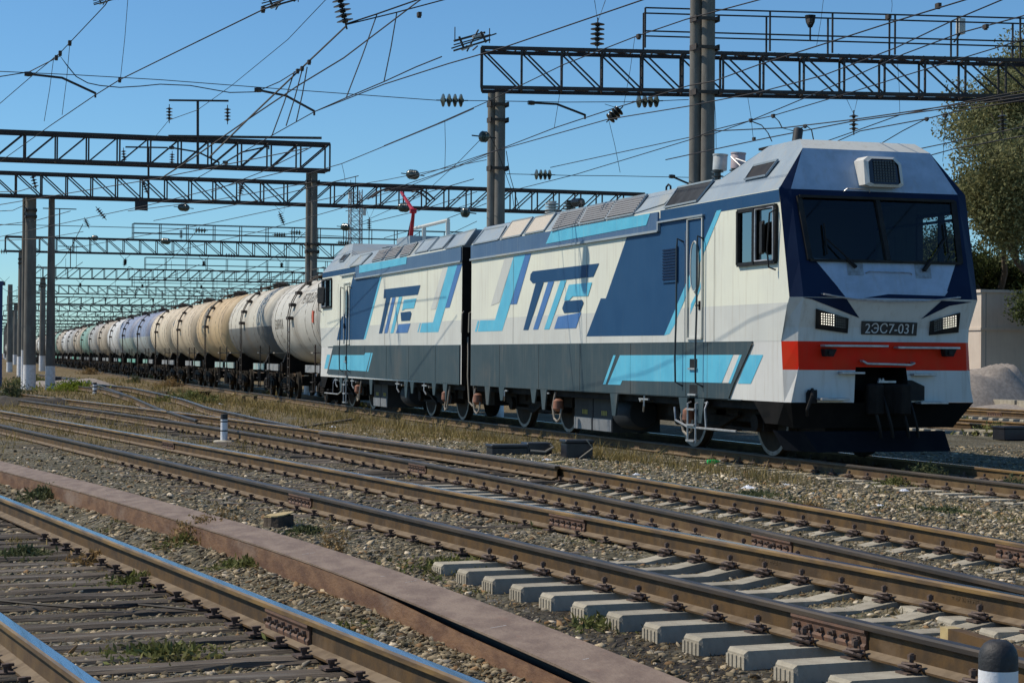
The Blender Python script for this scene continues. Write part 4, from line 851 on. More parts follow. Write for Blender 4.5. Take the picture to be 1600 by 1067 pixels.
M['yellow']=mat('faded_yellow_paint',(.45,.38,.08),.6); M['tank']=mat('air_tank_grey',(.022,.027,.032),.7,spec=.2); M['copper']=mat('primer_orange_casting',(.30,.13,.075),.7,c2=(.2,.09,.055),scale=8)
M['hose']=mat('pale_dusty_hose',(.30,.27,.22),.8); M['pinkgrey']=mat('pinkish_insulator',(.42,.34,.34),.5)
# section 1
def T1(u,s,z): return np.array([13.07+u,27.4+s,z])
def side1(x,y): p=onx(x,y,13.07); return (float(p[1]-27.4),float(p[2]))
def slope1(x,y): p=onpl(x,y,(13.07,0,4.03),(1.4,0,-1)); return (float(p[1]-27.4),float(p[2]))
_fu=[(z,27.4+prof(E2,z)) for z,_ in E2]
def px2front(x,y):
    Y=27.1
    for _ in range(30):
        p=ony(x,y,Y); z=float(p[2]); 
        Yn=27.4+(prof(E2,z) if z<=4.03 else lerp(.05,.33,(z-4.03)/.66)); Y=.5*Y+.5*Yn
    return (float(p[0]-13.07),z)
LOC1=build_section('locomotive','front section of the white and blue locomotive, red banded cab facing the camera',T1,side1,slope1,None)
# section 2, cab at the far end, turned slightly by the curve
TH=.0156; Y2=44.55
def T2(u,s,z):
    d=LEN-s; c,s_=math.cos(TH),math.sin(TH); return np.array([13.07+u*c+d*s_,Y2-u*s_+d*c,z])
_n2=np.array([math.cos(TH),-math.sin(TH),0]); _t2=np.array([math.sin(TH),math.cos(TH),0]); _o2=np.array([13.07,Y2,0])
def side2(x,y): p=onpl(x,y,_o2,_n2); return (float(LEN-(p-_o2)@_t2),float(p[2]))
def slope2(x,y):
    n=_n2*1.4+np.array([0,0,-1]); p=onpl(x,y,_o2+np.array([0,0,4.03]),n); return (float(LEN-(p-_o2)@_t2),float(p[2]))
def px2deck(x,y): p=onpl(x,y,_o2+_n2*1.5,_n2); return (float(LEN-(p-_o2)@_t2),float(p[2]))
wl=sorted([px for px in [LEN-(float(onpl(x,690,_o2+_n2*.8,_n2)@_t2)-float(_o2@_t2)) for x in (726,677,586,553)]])
LOC2=build_section('locomotive','rear section of the white and blue locomotive with a raised red pantograph',T2,side2,slope2,{'wheels':wl})

# ================================================================= TANK WAGONS
def wagon_proto():
    w=thing('tank_wagon','x','tank wagon'); Bl=lambda nm,mb,m,par=w,**k: mb.build(nm,m,par,**k)
    R_,ZC=1.5,2.76; n=40; mb=MB(); L=5.42
    sec=[(-L,.02),(-L+.03,.45),(-L+.13,.9),(-L+.30,1.26),(-L+.48,1.43),(-L+.62,1.49),(-L+.66,R_)]
    ys=sec+[(-2.2,R_),(-1.1,R_),(0,R_),(1.1,R_),(2.2,R_)]+[(-a,r) for a,r in sec[::-1]]
    for y,r in ys:
        for k in range(n):
            a=2*math.pi*(k+.5)/n; mb.v.append((r*math.cos(a),y,ZC+r*math.sin(a)))
    for i in range(len(ys)-1):
        for k in range(n):
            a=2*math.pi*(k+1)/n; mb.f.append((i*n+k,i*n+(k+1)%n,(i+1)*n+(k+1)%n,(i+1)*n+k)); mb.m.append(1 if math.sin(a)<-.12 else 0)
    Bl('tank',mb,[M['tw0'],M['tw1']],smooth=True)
    def arc(y,r,a0,a1,wd,th,k=24):
        m=MB(); A=np.linspace(a0,a1,k)
        for a in A:
            for rr,dy in ((r,-wd/2),(r,wd/2),(r+th,wd/2),(r+th,-wd/2)): m.v.append((rr*math.cos(a),y+dy,ZC+rr*math.sin(a)))
        for i in range(k-1):
            for j in range(4): q=(j+1)%4; m.f.append((i*4+j,i*4+q,(i+1)*4+q,(i+1)*4+j)); m.m.append(0)
        return m
    for y in (-3.9,3.9): Bl('strap',arc(y,R_,-.75,math.pi+.75,.07,.012),M['strap'])
    for y in (-4.72,-2.6,2.6,4.72): Bl('weld_band',arc(y,R_,-.9,math.pi+.9,.05,.006),M['seam'])
    for s in (-1,1):   # side ladder over the curve
        m=MB(); A=np.linspace(math.pi+.05,math.pi/2+.35,14) if s<0 else np.linspace(-.05,math.pi/2-.35,14)
        for dy in (-.2,.2):
            m.tube([(s*1.62,dy,.45),(s*1.62,dy,2.4)]+[((R_+.13)*math.cos(a),dy,ZC+(R_+.13)*math.sin(a)) for a in A],.018,4)
        for z in np.arange(.55,2.5,.3): m.bar((s*1.62,-.2,z),(s*1.62,.2,z),.03)
        for a in A[1::3]:
            c=((R_+.10)*math.cos(a),0,ZC+(R_+.10)*math.sin(a)); m.box(c[0]-.09,c[0]+.09,-.22,.22,c[2]-.06,c[2]+.05)
        Bl('ladder',m,M['blackrust'])
    m=MB(); m.lathe([(0,.33),(.18,.33),(.18,.37),(.22,.37),(.25,.1)],(0,0,ZC+R_-.04),(0,0,6),16); Bl('hatch',m,M['blackrust'],smooth=True)
    m=MB()
    for x in (-.5,.5): m.bar((x,-1.2,ZC+R_+.04),(x,1.2,ZC+R_+.04),.3,.03)
    for x in (-.62,.62):
        for y in (-1.2,0,1.2): m.bar((x,y,ZC+R_-.2),(x,y,ZC+R_+.30),.03)
        m.bar((x,-1.2,ZC+R_+.3),(x,1.2,ZC+R_+.3),.025)
    Bl('roof_platform',m,M['blackrust'])
    m=MB(); m.lathe([(0,.05),(.25,.05),(.25,.09),(.32,.09)],(0,.8,ZC+R_-.03),(0,.8,6),8); m.tube([(-.2,-.7,ZC+R_),(-.2,-.7,ZC+R_+.2),(.1,-.9,ZC+R_+.22),(.1,-.9,ZC+R_)],.03,5); Bl('valve',m,M['blackrust'])
    m=MB(); m.box(-.28,.28,-5.6,5.6,.95,1.22)
    for y in (-5.45,5.45): m.box(-1.5,1.5,y-.15,y+.15,.95,1.22)
    for y in (-3.9,3.9): m.box(-1.25,1.25,y-.2,y+.2,.9,1.3); m.prism([(-1.2,y-.15,1.3),(1.2,y-.15,1.3),(1.0,y-.15,1.75),(.55,y-.15,1.45),(-.55,y-.15,1.45),(-1.0,y-.15,1.75)],(0,.3,0))
    Bl('frame',m,M['under'])
    for s in (-1,1):
        for ya,yb in ((-5.6,-2.9),(2.9,5.6)):
            Bl('side_sill',MB().box(s*1.5-.03,s*1.5+.03,ya,yb,1.0,1.24),M['ws0'])
        for y in (-4.9,4.9):
            m=MB(); m.box(s*1.58-.02,s*1.58+.02,y-.22,y-.19,.35,1.9); m.box(s*1.58-.02,s*1.58+.02,y+.19,y+.22,.35,1.0)
            for z in (.4,.7,1.0): m.box(s*1.58-.09,s*1.58+.05,y-.22,y+.22,z-.015,z+.015)
            Bl('end_steps',m,M['blackrust'])
        m=MB().box(s*1.2-.35,s*1.2+.35,-4.5,-4.1,1.62,1.66).box(s*1.2-.35,s*1.2+.35,3.6,4.0,1.62,1.66); Bl('bracket_shelf',m,M['strap'])
    for y in (-5.9,5.9): Bl('coupler',MB().box(-.12,.12,min(y,y*.93),max(y,y*.93),.88,1.1).box(-.24,.2,y-.12,y+.12,.82,1.16),M['under'])
    for yc in (-3.9,3.9):
        m=MB()
        for s in (-1,1):
            m.prism([(s*1.0-.06,yc-1.2,.42),(s*1.0-.06,yc-1.2,.6),(s*1.0-.06,yc-.5,.78),(s*1.0-.06,yc+.5,.78),(s*1.0-.06,yc+1.2,.6),(s*1.0-.06,yc+1.2,.42),(s*1.0-.06,yc+.4,.25),(s*1.0-.06,yc-.4,.25)],(.12,0,0))
            for k in (-.22,0,.22): m.lathe([(0,.09)]+[(q*.06+d,r) for q in range(4) for d,r in ((0,.06),(.03,.09))]+[(.26,.06)],(s*1.09,yc+k,.32),(s*1.09,yc+k,1),8)
            for k in (-.925,.925): m.lathe([(0,.13),(.08,.13),(.1,.05)],(s*1.02,yc+k,.475),(s*1.5,yc+k,.475),10)
        m.box(-1.0,1.0,yc-.2,yc+.2,.45,.75)
        b=Bl('bogie',m,M['under'])
        for k in (-.925,.925):
            for s in (-1,1):
                m=MB(); m.lathe([(-.07,.5),(-.045,.475),(.05,.475),(.06,.44),(.06,.40),(.02,.36),(.02,.15),(.06,.12)],(s*.79,yc+k,.475),(s*2,yc+k,.475),24); m.build('wheel',M['wheel'],b,smooth=True)
    return w
M['tw0']=tankmat('tank_pale_grey',(.56,.56,.52)); M['tw1']=M['tw0']; M['ws0']=mat('sill_grey',(.30,.31,.31),.6,c2=(.2,.2,.19),scale=4)
M['strap']=mat('strap_dusty',(.33,.30,.25),.7,c2=(.2,.17,.13),scale=8); M['seam']=mat('weld_seam',(.17,.15,.12),.7); M['blackrust']=mat('black_rusty_iron',(.03,.025,.02),.7,c2=(.07,.05,.035),scale=7)
WG=wagon_proto()
T_=lambda n,c:tankmat('tank_'+n,c)
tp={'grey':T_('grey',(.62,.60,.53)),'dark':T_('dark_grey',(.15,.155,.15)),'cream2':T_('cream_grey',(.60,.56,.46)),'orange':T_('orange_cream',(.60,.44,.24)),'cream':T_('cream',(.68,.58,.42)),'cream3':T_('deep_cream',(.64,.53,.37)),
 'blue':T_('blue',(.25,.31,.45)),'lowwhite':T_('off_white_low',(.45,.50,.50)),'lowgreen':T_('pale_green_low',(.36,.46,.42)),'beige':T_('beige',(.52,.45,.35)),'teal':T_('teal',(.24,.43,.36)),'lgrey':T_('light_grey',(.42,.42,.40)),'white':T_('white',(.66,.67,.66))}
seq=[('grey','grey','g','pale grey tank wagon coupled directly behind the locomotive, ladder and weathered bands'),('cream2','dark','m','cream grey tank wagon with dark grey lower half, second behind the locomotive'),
('orange','orange','m','orange cream tank wagon, third behind the locomotive'),('cream3','cream3','g','cream tank wagon next beyond the orange cream one'),('cream','cream','g','light cream tank wagon standing in front of the two blue ones'),
('blue','lowwhite','t','blue tank wagon with off white belly, nearer of the two blue ones'),('blue','lowgreen','t','blue tank wagon with pale green belly, farther of the two blue ones'),('white','white','g','off white tank wagon just beyond the two blue ones'),
('beige','beige','g','beige tank wagon between the off white one and the grey one'),('lgrey','lgrey','k','grey tank wagon seventh from the orange one, beside green sill wagons'),('teal','teal','k','teal green tank wagon beyond the first grey one'),('beige','beige','t','beige tank wagon right beyond the teal green one')]
extra=['lgrey','white','beige','teal','grey','lgrey','beige','white','grey','teal','beige','lgrey','white','grey','beige','lgrey','grey','white','teal','beige','grey','lgrey','white','beige','grey','lgrey']
for i,e_ in enumerate(extra): seq.append((e_,e_,'gkt'[i%3],None))
sill={'g':M['ws0'],'m':mat('sill_mint',(.32,.50,.45),.6,c2=(.3,.32,.3),scale=2),'t':mat('sill_green',(.10,.42,.30),.6,c2=(.3,.4,.35),scale=1.5),'k':mat('sill_dark',(.12,.12,.12),.7)}
ordn='thirteenth fourteenth fifteenth sixteenth seventeenth eighteenth nineteenth twentieth twenty-first twenty-second twenty-third twenty-fourth twenty-fifth twenty-sixth twenty-seventh twenty-eighth twenty-ninth thirtieth thirty-first thirty-second thirty-third thirty-fourth thirty-fifth thirty-sixth thirty-seventh thirty-eighth'.split()
cname={'lgrey':'light grey','white':'off white','beige':'beige','teal':'teal green','grey':'pale grey'}
Yw=67.5; wag=[]
def copy_tree(o,parent=None,full=True,skip=()):
    c=o.copy(); S.collection.objects.link(c); c.parent=parent
    for ch in o.children:
        if ch.name.split('.')[0] in skip: continue
        copy_tree(ch,c,full,skip)
    return c
proto_kids=True
for i,(a,b,sc_,lab) in enumerate(seq):
    Yc=Yw+12.05*i; o=WG if i==0 else copy_tree(WG,None,skip=() if i<14 else ('wheel','valve','bracket_shelf','weld_band'))
    o.location=(float(XA(Yc)),Yc,RZ); o.rotation_euler=(0,0,-math.atan(slope(XA,Yc)))
    o['label']=lab or '%s tank wagon far down the train, %s behind the locomotive'%(cname[a],ordn[i-12]); o['category']='tank wagon'; o['group']='tank wagons of the train'
    wag.append((o,a,b,sc_))
bpy.context.view_layer.update()
for o,a,b,sc_ in wag:
    for ch in o.children:
        nm=ch.name.split('.')[0]
        if nm=='tank':
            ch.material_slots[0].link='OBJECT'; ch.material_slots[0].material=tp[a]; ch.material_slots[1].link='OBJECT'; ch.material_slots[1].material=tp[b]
        elif nm=='side_sill': ch.material_slots[0].link='OBJECT'; ch.material_slots[0].material=sill[sc_]
# stencilled lettering on the nearest tank
def tanktext(txt,wagon,y0,z0,size,col):
    c=bpy.data.curves.new('t','FONT'); c.body=txt; c.size=size; c.align_x='CENTER'; to=bpy.data.objects.new('t',c); S.collection.objects.link(to); bpy.context.view_layer.update()
    me=bpy.data.meshes.new_from_object(to.evaluated_get(bpy.context.evaluated_depsgraph_get())); bpy.data.objects.remove(to)
    for v in me.vertices:
        zz=z0+v.co.y; s=max(-1,min(1,(zz-2.76)/1.51)); v.co=Vector((-1.512*math.cos(math.asin(s)),y0-v.co.x,zz))
    me.materials.append(col); o=bpy.data.objects.new('stencil_lettering',me); S.collection.objects.link(o); o.parent=wagon
tanktext('PETROLEUM',wag[0][0],-2.6,3.3,.5,M['seam']); tanktext('30РККА',wag[0][0],2.9,2.5,.48,M['seam']); tanktext('2',wag[0][0],2.9,2.0,.42,M['seam'])
red=mat('tank_red_mark',(.6,.12,.06),.6); mbr=MB().box(-1.53,-1.49,-4.35,-4.1,2.62,3.0); mbr.build('hazard_mark',red,wag[0][0],world=False)

# ================================================================= GANTRIES
def truss(root,P0,P1,zb,zt,wd,pan,t=.07,detail=True,flip=False,dbl=True,zb1=None,zt1=None,px=0):
    P0=np.array(P0,float);P1=np.array(P1,float); d=P1-P0; L=np.linalg.norm(d); d/=L; nn=np.array([-d[1],d[0]]); n=max(2,int(round(L/pan)))
    zb1=zb if zb1 is None else zb1; zt1=zt if zt1 is None else zt1
    pt=lambda k,s,top: (*(P0+d*L*k/n+nn*s*wd/2), lerp(zt,zt1,k/n) if top else lerp(zb,zb1,k/n))
    J=MB()
    for s in (-1,1):
        for top in (0,1):
            mb=MB().bar(pt(0,s,top),pt(n,s,top),t*1.35,t*1.35); mb.build('chord',M['steel'],root)
        for k in range(n+1):
            m=MB().bar(pt(k,s,0),pt(k,s,1),t*.7); (m.build('post',M['steel'],root) if detail else J.add(m.v,m.f))
            if k<n:
                f=flip if k<n/2 else (not flip if dbl else flip)
                a,b=(pt(k,s,0),pt(k+1,s,1)) if f else (pt(k,s,1),pt(k+1,s,0)); m=MB().bar(a,b,t*.62); (m.build('diagonal',M['steel'],root) if detail else J.add(m.v,m.f))
    for k in range(n+1):
        for top in (0,1): J.bar(pt(k,-1,top),pt(k,1,top),t*.6)
        if k<n:
            for top in (0,1): J.bar(pt(k,-1,top),pt(k+1,1,top),t*.5)
    J.build('cross_bracing',M['steel'],root,kind='stuff')
    return pt,n
def pole(root,x,y,z0,z1,r0,r1,white=1.2,twin=0,name='pole',bands=()):
    n=16
    for k in ((0,) if not twin else (-twin/2,twin/2)):
        mb=MB(); mb.lathe([(0,r0),(white,lerp(r0,r1,white/(z1-z0)))],(x+k,y+(.30 if k<0 else 0),z0),(x+k,y+(.30 if k<0 else 0),z1),n,1); mb.lathe([(0,lerp(r0,r1,white/(z1-z0))),(z1-z0-white,r1)],(x+k,y+(.30 if k<0 else 0),z0+white),(x+k,y+(.30 if k<0 else 0),z1),n,0)
        mb.build(name,[M['concrete'],M['whitewash']],root,smooth=True)
    for z in bands:
        w_=(twin+.1*(twin>0)+2*lerp(r0,r1,.85)-.02)/2; mb=MB().box(x-w_,x+w_,y-r0-.02,y-r0+.02,z-.04,z+.04).box(x-w_,x+w_,y+r0,y+r0+.04,z-.04,z+.04).box(x-w_-.02,x-w_+.02,y-r0-.02,y+r0+.04,z-.07,z+.07).box(x+w_-.02,x+w_+.02,y-r0-.02,y+r0+.04,z-.07,z+.07); mb.build('clamp_band',M['blackrust'],root)
def railing(root,P0,P1,z0,h,pan=1.6,t=.04,wd=.9,joined=False,z1=None):
    P0=np.array(P0,float);P1=np.array(P1,float); d=P1-P0; L=np.linalg.norm(d); d/=L; nn=np.array([-d[1],d[0]]); n=max(1,int(L/pan)); z1=z0 if z1 is None else z1
    J=MB()
    for s in (-1,1):
        q=lambda k,zz:(*(P0+d*L*k/n+nn*s*wd/2),lerp(z0,z1,k/n)+zz)
        for zz in (h,h*.42): J.bar(q(0,zz),q(n,zz),t)
        for k in range(n+1):
            m=MB().bar(q(k,0),q(k,h),t*1.1)
            if joined: J.add(m.v,m.f)
            else: m.build('railing_post',M['steel'],root)
    J.build('handrail',M['steel'],root,kind='stuff' if joined else None)
GND=-.3
g=thing('catenary_gantry','nearest lattice gantry over the locomotive with a railed walkway, carried by a twin concrete pole','gantry',(17.2,55,GND),group='catenary gantries across the yard')
pt,_=truss(g,(16.72,55.13),(36.5,48.6),9.18,10.32,.9,1.15,t=.075,zb1=8.95,zt1=9.95,dbl=False)
pole(g,17.2,55.05,GND,9.1,.165,.145,twin=.14,bands=(8.3,8.75,6.9,3.9))
railing(g,(21.2,53.7),(36.5,48.6),10.35,1.15,z1=9.98,pan=1.7)
mb=MB(); P0=np.array((16.2,55.3)); 
for k in range(70):
    a=P0+np.array((20.3,-6.7))*k/70; mb.bar((a[0],a[1]-.4,10.38-.36*k/70),(a[0]+.1,a[1]+.4,10.38-.36*k/70),.03)
mb.build('walkway_grating',M['steel'],g,kind='stuff')
m=thing('twin_pole','tall twin concrete pole with steel clamps rising behind the locomotive cab','pole',(19.36,45,GND))
pole(m,19.36,45.,GND,13,.175,.158,twin=.19,bands=(9.05,9.75,10.4,7.95))
g=thing('catenary_gantry','gantry at upper left ending above a single pole behind the tank wagons','gantry',(16.75,78.5,GND),group='catenary gantries across the yard')
truss(g,(-4,78.5),(17.35,78.5),8.85,9.9,.9,1.22,t=.085,flip=True,dbl=False)
pole(g,16.75,78.5,GND,8.8,.15,.13,twin=.15,bands=(8.4,5.9,5.6))
def GX_(px,Y): return float(ony(px,500,Y)[0])
xa=GX_(258,78.5); xb=GX_(500,78.0)
MB().bar((xa,78,9.95),(xb,78,10.12),.12,.09).build('equalising_beam',M['blackrust'],g)
def tbracket(root,px,pt_,pb,x0,x1,Y):
    p=lambda x,y: tuple(ony(x,y,Y)); MB().bar(p(px,pt_),p(px,pb),.09).build('bracket_post',M['steel'],root); MB().bar(p(x0,pt_),p(x1,pt_+1),.07).build('bracket_arm',M['steel'],root)
tbracket(g,309,157,262,264,357,78.0)
g3=thing('catenary_gantry','long gantry across the whole left half, standing on whitewashed concrete poles at the far left','gantry',(7,96.5,GND),group='catenary gantries across the yard')
truss(g3,(0.5,96.5),(38,96.5),8.85,9.92,.9,1.17,t=.09,flip=False,dbl=True)
pole(g3,GX_(47,96.5),96.6,GND,8.8,.30,.25,twin=.0,bands=(8.2,7.9)); pole(g3,GX_(38.5,97),97.3,GND,8.8,.13,.13,white=1.9); 
pole(g3,GX_(79,97),96.9,GND,8.8,.24,.145,white=1.15); pole(g3,36.8,96.5,GND,8.8,.25,.2)
tbracket(g3,232,230,312,196,262,96)
MB().prism([ony(211,313,96),ony(231,315,96),ony(231,329.5,96),ony(211,328,96)],(0,.08,0)).build('cable_cabinet',M['greybox'],g3)
specs=[(149,25,960,1),(201,60,920,1),(253,40,900,1),(305,20,900,1),(357,18,860,0),(410,12,860,1),(465,10,800,0),(520,8,800,1),(580,6,760,0),(645,6,760,1),(720,5,700,0),(800,5,700,0)]
names='fourth fifth sixth seventh eighth ninth tenth eleventh twelfth thirteenth fourteenth fifteenth'.split()
for i,(Y,x0,x1,rl) in enumerate(specs):
    X0,X1=GX_(x0,Y),GX_(x1,Y)
    g=thing('catenary_gantry','%s gantry counted from the camera, receding above the tank wagons'%names[i],'gantry',(X0,Y,GND),group='catenary gantries across the yard')
    truss(g,(X0-.8,Y),(X1,Y),8.85,9.9,.9,1.2 if Y<300 else 1.8,t=.085 if Y<300 else .11,detail=(i==0),flip=bool(i%2))
    pole(g,X0+.4,Y,GND,8.8,.32,.26,white=1.5,bands=(8.3,8.0)); 
    pole(g,X1-1,Y,GND,8.8,.25,.2)
    if rl: railing(g,(lerp(X0,X1,.18),Y),(X1,Y),9.9,1.2,pan=2,joined=True,t=.05 if Y<300 else .07)
    if i<5: MB().bar((X0+3,Y-.5,9.9),(X0+3,Y-.5,12),.08).build('bracket_post',M['steel'],g); MB().bar((X0+1.8,Y-.5,12),(X0+4.2,Y-.5,12),.07).build('bracket_arm',M['steel'],g)
g=None if False else thing('pole','thin concrete pole standing far off at the extreme left','pole',(GX_(15.5,190),190,GND)); pole(g,GX_(15.5,190),190,GND,7.8,.28,.22,white=.9)
mb=MB(); x=GX_(-1,100); mb.box(x-.02,x+.14,99.9,100.05,-.6,4.9); mb.box(x-.02,x+.18,99.88,99.9,4.75,4.95); mb.build('signal_post',M['darkglass_blue'],label='narrow dark blue post cut off by the left edge of the picture',cat='post')
# lattice mast far behind
mx=thing('lattice_mast','thin grey lattice communication mast rising above the rear section of the locomotive','mast',(GX_(554,300),300,GND))
J=MB(); X=GX_(554,300); 
zt=27
for a,b in ((-1,-1),(1,-1),(1,1),(-1,1)): J.bar((X+a*.95,300+b*.95,GND),(X+a*.85,300+b*.85,zt),.14)
k=0; z=GND
while z<zt-1.5:
    for (a,b),(c,d) in (((-1,-1),(1,-1)),((1,1),(-1,1)),((-1,1),(-1,-1)),((1,-1),(1,1))):
        J.bar((X+a*.9,300+b*.9,z),(X+c*.9,300+d*.9,z+1.5),.08); J.bar((X+a*.9,300+b*.9,z+1.5),(X+c*.9,300+d*.9,z),.08); J.bar((X+a*.9,300+b*.9,z),(X+c*.9,300+d*.9,z),.07)
    z+=1.5
J.build('lattice',mat('galvanised',(.32,.33,.34),.5,metal=.3),mx,kind='stuff'); MB().bar((X,300,zt),(X,300,zt+2),.08).bar((X-1,299,zt),(X-1,299,zt+1.4),.07).build('antenna',M['steel'],mx)
MB().box(X-1.3,X-.8,298.8,299.2,25.5,26.6).box(X+1.0,X+1.4,298.8,299.2,23,24.1).build('antenna_panel',M['palegrey'],mx)

# ================================================================= INSULATORS, WIRES, ARMS
def insul(label,a,b,n,r,m='porc',grp='insulator strings on the overhead wires'):
    a=np.array(a,float);b=np.array(b,float); L=np.linalg.norm(b-a); t=thing('insulator_string',label,'insulator',tuple(a),group=grp); d=(b-a)/L
    MB().bar(a-d*.12,b+d*.12,.03).build('rod',M['blackrust'],t)
    st=L/n
    for k in range(n):
        p=a+d*(st*(k+.5)); MB().lathe([(-st*.42,.3*r),(-st*.30,.45*r),(-st*.1,.98*r),(st*.02,r),(st*.06,.8*r),(st*.12,.4*r),(st*.42,.28*r)],p,p+d,14).build('disc',M[m],t,smooth=True)
    return t
def at(x,y,Y): return tuple(ony(x,y,Y))
insul('large dark hanging string at the top edge, left of centre',at(524,-34,38.6),at(540,37,38.6),9,.17,grp=None)
insul('dark hanging string above the left end of the nearest gantry',at(934,35,52),at(933,73,52),5,.20)
insul('grey green horizontal string left of the twin pole, at mid height of the sky',at(688,157,55),at(725,157.5,55),4,.19,'porcg')
insul('grey green horizontal string touching the tall twin pole under the nearest gantry',at(994,159,54.5),at(1030,158,54.5),4,.19,'porcg')
insul('dark slanting string hanging below the nearest gantry, left of the tall pole',at(952,187,54),at(969,171,54),4,.17)
insul('dark hanging string in the sky above the cab roof',at(1334,179,54),at(1334,205,54),4,.14)
insul('dark hanging string in front of the tree at the right',at(1566,179,54),at(1567,205,54),4,.14)
insul('small grey green horizontal string right of the twin pole, just above the rear roof',at(835,273,62),at(862,273.5,62),4,.17,'porcg')
insul('string under the left arm of the tall T bracket',at(264.5,168,78),at(264.5,188,78),4,.13); insul('string under the right arm of the tall T bracket',at(355.5,169,78),at(355.5,190,78),4,.13)
insul('string under the left arm of the lower T bracket',at(193,235,96),at(194,252,96),4,.13); insul('string under the right arm of the lower T bracket',at(269,240,96),at(268.5,256,96),4,.13)
insul('slanting string on the gantry post at far left',at(51,275,96),at(56,294,96),4,.15); insul('slanting string between the two upper left gantries',at(223,283,90),at(230,301,90),5,.14)
insul('slanting string hanging below the upper left gantry, left of the single pole',at(379,286,88),at(375,304,88),5,.14)
insul('slanting string right below the long gantry near the single pole',at(437,334,94),at(443,349,94),5,.14); insul('vertical string over the rear roof beside the pantograph',at(577,343,97),at(577,358,97),5,.13)
insul('slanting string left of the poles, low in the sky',at(152,326,100),at(164,341,100),5,.14); insul('string hanging left of the wagons in the wire tangle',at(133,343,110),at(138,354,110),5,.15)
insul('horizontal string beside the single pole, upper one',at(454,363,120),at(470,363.5,120),4,.17,'porcg'); insul('horizontal string beside the single pole, lower one',at(428,367,125),at(446,367.5,125),5,.17,'porcg')
insul('horizontal string right of the single pole above the wagons',at(528,379,130),at(545,379.5,130),5,.17,'porcg'); insul('horizontal string above the orange wagon',at(352,399,150),at(368,399.5,150),4,.17,'porcg')
insul('horizontal string low at the left above the far wagons',at(305,360,120),at(322,360.5,120),4,.17,'porcg')
insul('tiny horizontal string left of the poles',at(1,393,120),at(12,393,120),3,.15,'porcg')
insul('small string hanging on the fourth gantry left part',at(283,360,149),at(283,372,149),5,.17); insul('small string hanging on the fourth gantry far left',at(196,405,149),at(194,415,149),5,.17)
def egg(label,c,r=.2,l=.26,m='porcg'):
    c=np.array(c); t=thing('ribbed_weight',label,'counterweight',tuple(c),group='ribbed egg shaped weights on the wires'); d=np.array([.96,-.25,-.1]); d/=np.linalg.norm(d)
    MB().lathe([(-l,.35*r),(-l*.7,.8*r)]+[(l*q,r*(1 if k%2 else .9)) for k,q in enumerate(np.linspace(-.5,.5,9))]+[(l*.7,.8*r),(l,.35*r)],c,c+d,14).build('ribbed_body',M[m],t,smooth=True)
    MB().bar(c-d*(l+.2),c+d*(l+.2),.035).build('rod',M['blackrust'],t)
egg('ribbed weight on a wire left of the twin pole, highest one',at(645,273,75)); egg('ribbed weight beside the knee of the raised pantograph',at(631,324.5,80)); egg('ribbed weight at the left above the cream wagons, below the long gantry',at(287,324.5,96),.19,.28)
egg('ribbed weight right of the single concrete pole',at(539.5,355,100),.2,.24); egg('ribbed weight just above the tank wagons right of the leftmost poles',at(259,377,120),.2,.3); egg('ribbed weight clamped at the left side of the twin pole',at(756,214,54.5),.17,.15,'porcg'); egg('ribbed weight right of the pantograph above the roof bar',at(727,332,60),.17,.15,'porcg')
egg('tiny ribbed weight above the far wagons behind the poles',at(148,372,140),.2,.25)
wn=[0]
def wire(label,pts,z=None,Y=None,r=.011,grp='overhead wires and droppers',sub=6,nm='overhead_wire'):
    P=[tuple(onz(x,y,z)) if z is not None else at(x,y,Y) for x,y in pts]
    A=[Vector(p) for p in P]
    if sum((b-a).length for a,b in zip(A[:-1],A[1:]))>6:
        out=lambda q:(q[0]<=0 or q[0]>=1600 or q[1]<=0)
        if out(pts[0]): A.insert(0,A[0]+(A[0]-A[1]).normalized()*14)
        if out(pts[-1]): A.append(A[-1]+(A[-1]-A[-2]).normalized()*14)
    MB().tube(A,r,4).build(nm,M['wire'],label=label,cat='wire',group=grp)
W_=lambda lab,pts,**k: wire(lab,pts,**k)
W_('contact wire rising from the left edge to the top left clamp',[(-40,272),(0,253),(78,197),(147,150),(187,125),(250,94),(412,15),(470,-12)],z=6.2)
W_('steeper wire from the left edge through a knot to the top',[(-30,186),(0,162),(50,119),(94,83),(164,9),(172,-4)],z=7.4)
W_('contact wire running up to the section insulator beside the nearest gantry',[(300,283),(325,269),(425,212),(491,175),(541,153),(600,128),(650,105),(690,89)],z=6.2)
W_('continuation wire passing under the section insulator to the top edge',[(491,175),(600,132),(700,100),(780,77),(1005,0),(1060,-20)],z=6.4)
W_('wire from the pole top band down left to the large hanging string',[(327,246),(387,187),(469,109),(541,41)],Y=39,r=.017)
W_('upper of two wires leaving the large hanging string to the right',[(541,38),(587,23),(653,0),(690,-14)],Y=38.6,r=.015); W_('lower of two wires leaving the large hanging string to the right',[(541,39),(619,20),(694,0),(740,-14)],Y=38.6,r=.013)
W_('feeder wire from the T bracket climbing to the top edge',[(236,222),(264,188),(309,172),(362,134),(450,62),(509,0),(525,-14)],z=9.3)
W_('diagonal wire crossing behind the large hanging string',[(250,280),(300,248),(387,187),(466,134),(537,91),(653,3),(672,-10)],Y=39.5,r=.014)
W_('contact wire from the left pole across to the top right of the tall pole',[(600,228),(680,195),(764,158),(880,101.6),(992,58),(1071,31),(1187,0),(1240,-14)],z=7.2)
W_('wire rising from the rear roof under the nearest gantry to the upper right',[(600,300),(680,273),(764,240),(867,200),(961,169),(1077,134),(1116,127),(1184,102),(1319,59),(1378,40),(1509,0),(1550,-12)],z=6.3)
W_('lower companion wire rising to the upper right, crossing the walkway railing',[(640,279),(680,267),(764,239),(949,187),(1077,166),(1116,158),(1184,145),(1287,118),(1400,75),(1490,32),(1566,0),(1600,-16)],z=6.4)
